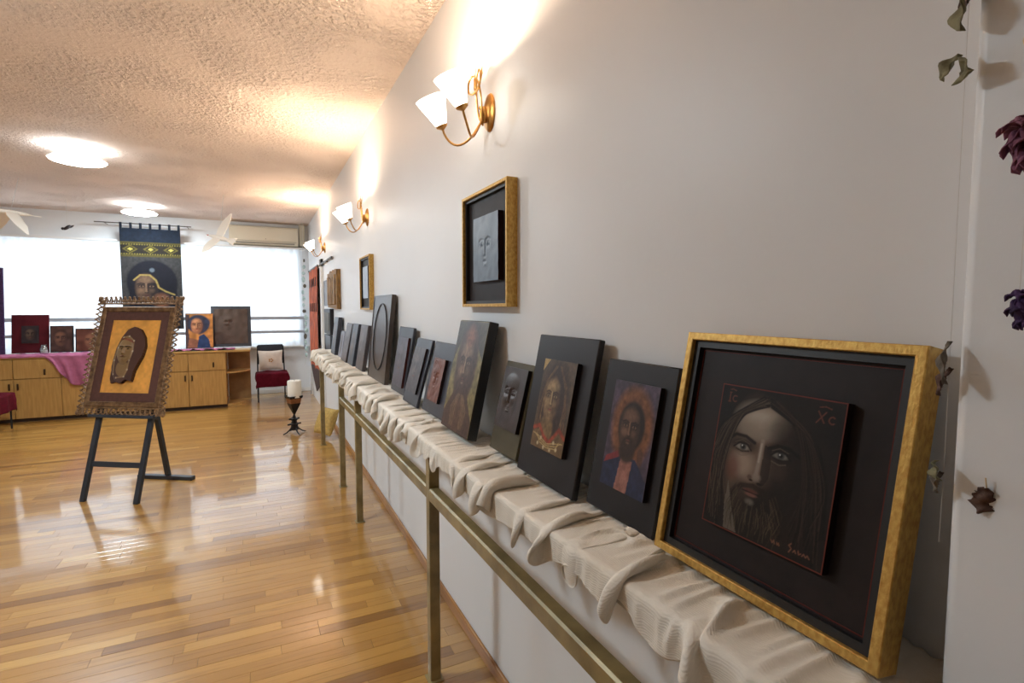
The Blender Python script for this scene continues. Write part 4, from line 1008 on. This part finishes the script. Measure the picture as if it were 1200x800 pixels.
for k in range(7):
    x_ = -bw / 2 + .02 + (bw - .04) * k / 6
    MB().box(x_ - .018, x_ + .018, -.004, .004, bz(2.83) - bz(2.64), bz(2.925) - bz(2.64), .002).build('hanging_tab', M['navy'], ban)
MB().tube([(-bw / 2 - .32, .006, bz(2.91) - bz(2.64)), (bw / 2 + .16, .006, bz(2.91) - bz(2.64))], .009, 10).build('rod', M['cork'], ban)
for x_ in (-bw / 2 - .2, bw / 2 + .1): MB().tube([(x_, .006, bz(2.91) - bz(2.64)), (x_, .262, bz(2.91) - bz(2.64))], .006, 8).build('rod_bracket', M['cork'], ban)

# ------------------------------------------------------------------ air conditioner
ac = thing('air_conditioner', 'cream split air conditioner mounted on the far wall above the curtain', 'air conditioner', (.14, YF, 2.715))
prof = [(0, 0), (-.16, .0), (-.205, .03), (-.215, .06), (-.215, .29), (-.20, .325), (-.18, .335), (0, .335)]
b = MB(); n_ = len(prof); b.add([(-.56, y_, z_) for y_, z_ in prof] + [(.56, y_, z_) for y_, z_ in prof], [tuple(range(n_)), tuple(range(n_, 2 * n_))[::-1]] + [(i, (i + 1) % n_, (i + 1) % n_ + n_, i + n_) for i in range(n_)])
b.build('body', M['acw'], ac)
MB().box(-.53, .53, -.222, -.214, .085, .30, .003).build('front_panel', M['acw'], ac)
MB().box(-.50, .50, -.220, -.205, .022, .05, .003).build('air_vane', M['acd'], ac)
MB().box(-.53, .53, -.217, -.2145, .066, .074).build('outlet_gap', M['acd'], ac, smooth=False)
MB().ball((.02, -.2225, .11), .008, .003, .008).build('badge', M['acd'], ac)
pc = thing('pipe_cover', 'beige pipe cover in the wall corner beside the air conditioner', 'pipe cover', (.78, YF, 2.71))
MB().box(-.055, .04, -.09, 0, 0, ZC - 2.71, .005).build('cover', M['acw'], pc); MB().box(-.06, .045, -.095, 0, .0, .03, .003).build('joint', M['acd'], pc)

# ------------------------------------------------------------------ paper birds
def bird(loc, rot, sc, label, hang, dih=.10):
    b_ = thing('paper_bird', label, 'bird', loc, rot, 'white paper birds hung from the ceiling')
    prof = [(.002, -.20), (.012, -.17), (.022, -.13), (.032, -.06), (.036, 0), (.030, .07), (.018, .12), (.010, .16)]
    T = Matrix.Rotation(-PI / 2, 4, 'Y')
    MB().lathe([(r_ * sc, z_ * sc) for r_, z_ in prof], 12, T, .8, 1).build('body', M['paper'], b_)
    MB().lathe([(.010 * sc, .158 * sc), (.006 * sc, .175 * sc), (.001 * sc, .20 * sc)], 10, T).build('beak', M['redbeak'], b_)
    for sg in (-1, 1):
        pts = [(.05, 0), (.07, .10), (.045, .22), (-.02, .33), (-.04, .335), (-.06, .24), (-.055, .12), (-.05, 0)]
        vs_ = [];
        for zz in (.004, -.004):
            for (x_, y_) in pts: vs_.append((-x_ * sc, sg * (y_ + .01) * sc, (.012 + dih * (y_ / .33) ** 1.3 + zz) * sc))
        n_ = len(pts); MB().add(vs_, [tuple(range(n_)), tuple(range(n_, 2 * n_))[::-1]] + [(i, (i + 1) % n_, (i + 1) % n_ + n_, i + n_) for i in range(n_)]).build('wing', M['paper'], b_, ang=20)
    tl = [(.12, -.02), (.25, -.06), (.23, -.02), (.26, 0), (.23, .02), (.25, .06), (.12, .02)]
    MB().add([(x_ * sc, y_ * sc, .004) for x_, y_ in tl] + [(x_ * sc, y_ * sc, -.004) for x_, y_ in tl], [tuple(range(7)), tuple(range(7, 14))[::-1]] + [(i, (i + 1) % 7, (i + 1) % 7 + 7, i + 7) for i in range(7)]).build('tail', M['paper'], b_, ang=20)
    Mi = (Matrix.Translation(loc) @ Euler(rot).to_matrix().to_4x4()).inverted()
    MB().tube([Mi @ Vector(loc), Mi @ Vector((loc[0] + hang, loc[1] + .2, ZC))], .0025, 6).build('hanging_thread', M['thread'], b_)
    return b_
bird((-.44, 8.0, 2.525), (R(56), R(14), R(-36)), 1.0, 'white paper bird with red beak hanging in front of the air conditioner', .06)
bird((-2.54, 8.0, 2.695), (R(8), R(2), R(38)), 1.05, 'white paper bird with drooping wings hanging near the curtain rail', .03, -.22)
dk = thing('dark_bird', 'tiny dark paper bird hanging before the far wall', 'bird', (-2.41, 9.5, 2.735), (R(20), R(-40), 0))
MB().ball((0, 0, 0), .055, .025, .022).ball((-.05, 0, .018), .02).build('body', M['ink'], dk); MB().ball((.05, 0, -.02), .035, .01, .012).build('tail', M['ink'], dk)
MB().tube([(0, 0, 0), Euler((R(20), R(-40), 0)).to_matrix().inverted() @ Vector((0, 0, ZC - 2.735))], .0015, 5).build('hanging_thread', M['thread'], dk)

# ------------------------------------------------------------------ chairs
def chair(loc, rz, label, cloth_label, seed):
    c = thing('chair', label, 'chair', loc, (0, 0, rz), 'black padded chairs')
    # local: front towards -y, seat centre at origin
    for sg in (-1, 1):
        MB().tube([(sg * .23, -.20, 0), (sg * .225, -.20, .43)], .011, 8).build('leg', M['blackmetal'], c)
        MB().tube([(sg * .22, .27, 0), (sg * .215, .22, .43), (sg * .212, .23, .60), (sg * .205, .27, .92)], .011, 8).build('leg', M['blackmetal'], c)
    MB().tube([(-.225, -.20, .42), (.225, -.20, .42)], .009, 8).tube([(-.215, .22, .42), (.215, .22, .42)], .009, 8).build('seat_rail', M['blackmetal'], c)
    MB().box(-.24, .24, -.22, .23, .43, .475, .018, seg=2).build('seat', M['blackfab'], c)
    T = Matrix.Translation((0, .235, .60)) @ Matrix.Rotation(R(-7), 4, 'X')
    MB().box(-.205, .205, -.012, .018, .0, .345, .016, M=T, seg=2).build('backrest', M['blackfab'], c)
    # cloth over the seat
    n = 44; xs = np.linspace(-.30, .30, n); m = 34; P = np.zeros((n, m, 3))
    r = random.Random(seed); p1, p2 = r.uniform(0, 6), r.uniform(0, 6)
    for i, x_ in enumerate(xs):
        for j in range(m):
            t = j / (m - 1); s_ = .18 - t * .70
            if s_ > -.235: yy, zz = s_, .482 + .012 * math.cos(x_ * 6) + .006 * math.sin(x_ * 22 + s_ * 9 + p1)
            else: d_ = -.235 - s_; zz = .482 - d_ * .80; yy = -.235 - .012 * math.sin(x_ * 24 + p2) * min(1, d_ * 8) - .012
            ov_ = abs(x_) - .245
            xx = x_
            if ov_ > 0: zz -= ov_ * (2.2 if s_ > -.235 else .5); xx = math.copysign(.248 + ov_ * .22 + .006 * math.sin(s_ * 40 + p1), x_)
            P[i, j] = (xx, yy, zz)
    Mx = Matrix.Translation(loc) @ Matrix.Rotation(rz, 4, 'Z')
    P2 = np.array([[tuple(Mx @ Vector(P[i, j])) for j in range(m)] for i in range(n)])
    k = tag(MB().grid(P2).build('chair_cloth', M['maroon'], ang=180), cloth_label, 'cloth')
    k.modifiers.new('thickness', 'SOLIDIFY').thickness = .003
    return c
chair((.185, 9.86, 0), R(2), 'black chair in the corner by the window, holding a cream cushion', 'maroon cloth over the seat of the chair with the cream cushion', 4)
chair((-3.17, 8.75, 0), R(90), 'black chair under a maroon cloth, in front of the cabinets', 'maroon cloth over the chair in front of the cabinets', 9)
def pillow_mesh(w_, h_, th_, n=26, pw=.55):
    b = MB(); g = np.linspace(-1, 1, n)
    for sg in (-1, 1):
        P = np.zeros((n, n, 3))
        for i, u in enumerate(g):
            for j, v in enumerate(g):
                e = (1 - u * u) * (1 - v * v); k = 1 - .07 * (1 - abs(u * v)) * 0
                pin = 1 - .08 * (1 - v * v) * abs(u) ** 3; pin2 = 1 - .08 * (1 - u * u) * abs(v) ** 3
                P[i, j] = (u * w_ / 2 * pin, sg * th_ / 2 * max(e, 0) ** pw + .003 * sg * math.sin(9 * u + 4 * v) * e, v * h_ / 2 * pin2)
        b.grid(P)
    return b
cu = thing('cushion', 'cream square cushion with a small stitched flower, on the corner chair', 'cushion', (.175, 9.995, .495), (R(-14), 0, R(2)))
o_ = pillow_mesh(.40, .36, .13).build('cover', M['cushion'], cu); o_.location = (0, 0, .18)
fl = MB()
for k in range(5):
    a = 2 * PI * k / 5; fl.ball((.028 * math.cos(a), -.066, .17 + .024 * math.sin(a)), .014, .006, .014, seg=8, rings=5)
fl.build('stitched_flower', M['embroid'], cu)
sk = thing('jute_cushion', 'mustard jute sack cushion on the floor leaning against the wall behind the shelf post', 'cushion', (.655, 6.66, .03), (R(-22), R(0), R(-64)))
o_ = pillow_mesh(.36, .34, .15, pw=.45).build('cover', M['jute'], sk); o_.location = (0, 0, .18)
MB().ring(-.17, .17, .018, .342, .006, -.004, .004).build('seam', M['jute'], sk)

# ------------------------------------------------------------------ iron candle stand
cd = thing('candle_stand', 'black wrought iron floor candlestick with a thick white candle', 'candlestick', (.372, 7.05, 0))
for k in range(4):
    a = PI / 4 * 0 + k * PI / 2 + .35
    pts = [(r_ * math.cos(a), r_ * math.sin(a), z_) for r_, z_ in ((.03, .085), (.06, .055), (.10, .025), (.145, .008))]
    MB().tube(pts, [.012, .010, .008, .006], 6).build('foot', M['iron'], cd)
MB().lathe([(.0, .05), (.052, .05), (.048, .075), (.036, .115), (.060, .118), (.060, .132), (.034, .134), (.030, .165), (.050, .186), (.050, .198), (.024, .20), (.018, .225), (.010, .245), (.0, .248)], 6, closed_top=False).build('stem', M['iron'], cd, ang=20)
for z_, rr_ in ((.124, .085), (.192, .066)):
    for k in range(4):
        a = k * PI / 2 + .35; MB().box(.04, rr_, -.010, .010, z_ - .010, z_ + .010, .003, M=Matrix.Rotation(a, 4, 'Z')).build('lug', M['iron'], cd)
MB().lathe([(.0, .24), (.010, .24), (.085, .385), (.085, .392), (0, .392)], 4, Matrix.Rotation(.35 + PI / 4, 4, 'Z'), closed_top=False).build('funnel', M['iron'], cd, ang=20)
MB().lathe([(.084, .392), (.098, .455), (0, .455), (0, .392)], 4, Matrix.Rotation(.35 + PI / 4, 4, 'Z'), closed_top=False).build('copper_cup', M['copper'], cd, ang=20)
MB().lathe([(.0, .455), (.108, .455), (.120, .485), (.114, .487), (.10, .462), (0, .462)], 4, Matrix.Rotation(.35 + PI / 4, 4, 'Z'), closed_top=False).build('drip_tray', M['iron'], cd, ang=20)
ca = thing('candle', 'thick white candle standing in the iron candlestick', 'candle', (.384, 7.05, .463))
MB().lathe([(0, 0), (.080, 0), (.083, .01), (.083, .205), (.078, .215), (.03, .208), (0, .206)], 28, closed_top=False).build('wax', M['wax'], ca)
MB().tube([(0, 0, .205), (.002, 0, .225)], .002, 6).build('wick', M['ink'], ca)

# ------------------------------------------------------------------ garlands
def leaf(parent, loc, ln, wd, rot, mat, name='leaf', curl=.25, lobes=0):
    n = 12; P = np.zeros((n, 7, 3)); q = Euler(rot).to_matrix()
    for i in range(n):
        t = i / (n - 1); hw = wd / 2 * math.sin(PI * min(1, t * .96 + .03)) ** .8 * (1 + lobes * math.sin(t * 19))
        for j in range(7):
            s_ = (j - 3) / 3
            v = q @ Vector((s_ * hw, -curl * ln * (t - .5) ** 2 + abs(s_) * hw * .5 + .0025 * math.sin(11 * t + 3 * s_), -t * ln))
            P[i, j] = (loc[0] + v.x, loc[1] + v.y, loc[2] + v.z)
    o = MB().grid(P).build(name, mat, parent, ang=180); o.modifiers.new('thickness', 'SOLIDIFY').thickness = .0009; return o
PX, PY = .772, .338
ga = thing('leaf_garland', 'string of dried leaves hanging down the edge of the pilaster', 'garland', (PX, PY, 2.3), (0, 0, 0))
MB().tube([(0, 0, ZC - 2.3), (.0, 0, -.3), (.002, .0, -.9), (.004, .002, -1.0)], .00025, 5).build('thread', M['thread'], ga)
for (z_, dx, dy, ln, wd, rot, mt, nm) in (
        (1.972, -.002, .002, .050, .030, (.2, .3, .8), 'leafg', 'leaf'), (1.905, -.001, .006, .030, .026, (.4, -.5, .9), 'leafg', 'leaf'), (1.885, .0, .004, .028, .030, (.2, 1.2, .9), 'leafg', 'leaf'),
        (1.99, -.004, -.018, .05, .030, (.2, -1.0, .8), 'leafb', 'leaf'), (1.975, -.004, -.030, .04, .026, (.1, -1.7, .8), 'palepetal', 'petal'),
        (1.558, -.002, .002, .055, .018, (.15, .35, .7), 'leafgrey', 'leaf'), (1.525, -.002, -.002, .040, .016, (.2, -.35, .7), 'leafb', 'leaf'),
        (1.405, -.001, .008, .030, .020, (.1, .9, .7), 'leafg', 'leaf'), (1.392, -.001, .002, .030, .016, (.1, -.2, .7), 'leafgrey', 'leaf')):
    leaf(ga, (dx, dy, z_ - 2.3), ln, wd, rot, M[mt], nm)
lf = thing('dried_leaf', 'single lobed dark brown leaf stuck on the pilaster face', 'leaf', (.777, .295, 1.385))
leaf(lf, (-.002, 0, 0), .034, .026, (.05, .2, -PI / 2 + .1), M['leafb'], 'blade', .1, .35)
MB().tube([(-.002, 0, 0), (-.003, .001, .012)], .0008, 5).build('stalk', M['palepetal'], lf)
gf = thing('flower_garland', 'string of dried purple flowers hanging in front of the pilaster', 'garland', (.735, .262, 2.3))
MB().tube([(0, 0, ZC - 2.3), (0, 0, -.7)], .00025, 5).build('thread', M['thread'], gf)
def flower(z_, r_, mat, n=11, dx=0, dy=0):
    for ring_, (tilt, ls, zo) in enumerate(((.55, 1.25, .012), (.95, 1.15, .018), (1.45, 1.0, .022))):
        for k in range(n):
            a = 2 * PI * (k + .5 * ring_) / n
            leaf(gf, (dx + .005 * math.cos(a), dy + .005 * math.sin(a), z_ - 2.3 + zo), r_ * ls, r_ * .62, (tilt, 0, a + PI / 2), mat, 'petal', .45)
    MB().ball((dx, dy, z_ - 2.3 + .008), .012, .012, .014, seg=10, rings=6).build('flower_centre', mat, gf)
flower(1.772, .036, M['petal'], 10, .0, -.004); flower(1.592, .024, M['petal2'], 8, 0, -.006); flower(1.872, .016, M['palepetal'], 7, 0, -.002)
# string of shells in the window corner
gs = thing('shell_garland', 'string of pale green shells hanging in the window corner', 'garland', (.76, 10.22, 2.70))
MB().tube([(0, 0, ZC - 2.70), (0, 0, -1.0), (.02, 0, -1.9), (-.01, .0, -2.15)], .004, 6).build('thread', M['thread'], gs)
rr = random.Random(2)
for k in range(16):
    z_ = -.25 - .115 * k
    MB().ball((rr.uniform(-.02, .02) + (.01 if k > 8 else 0), rr.uniform(-.01, .01), z_), rr.uniform(.018, .04), .018, rr.uniform(.03, .055), seg=8, rings=5).build('shell', M['shell'] if k % 4 else M['leafgrey'], gs)
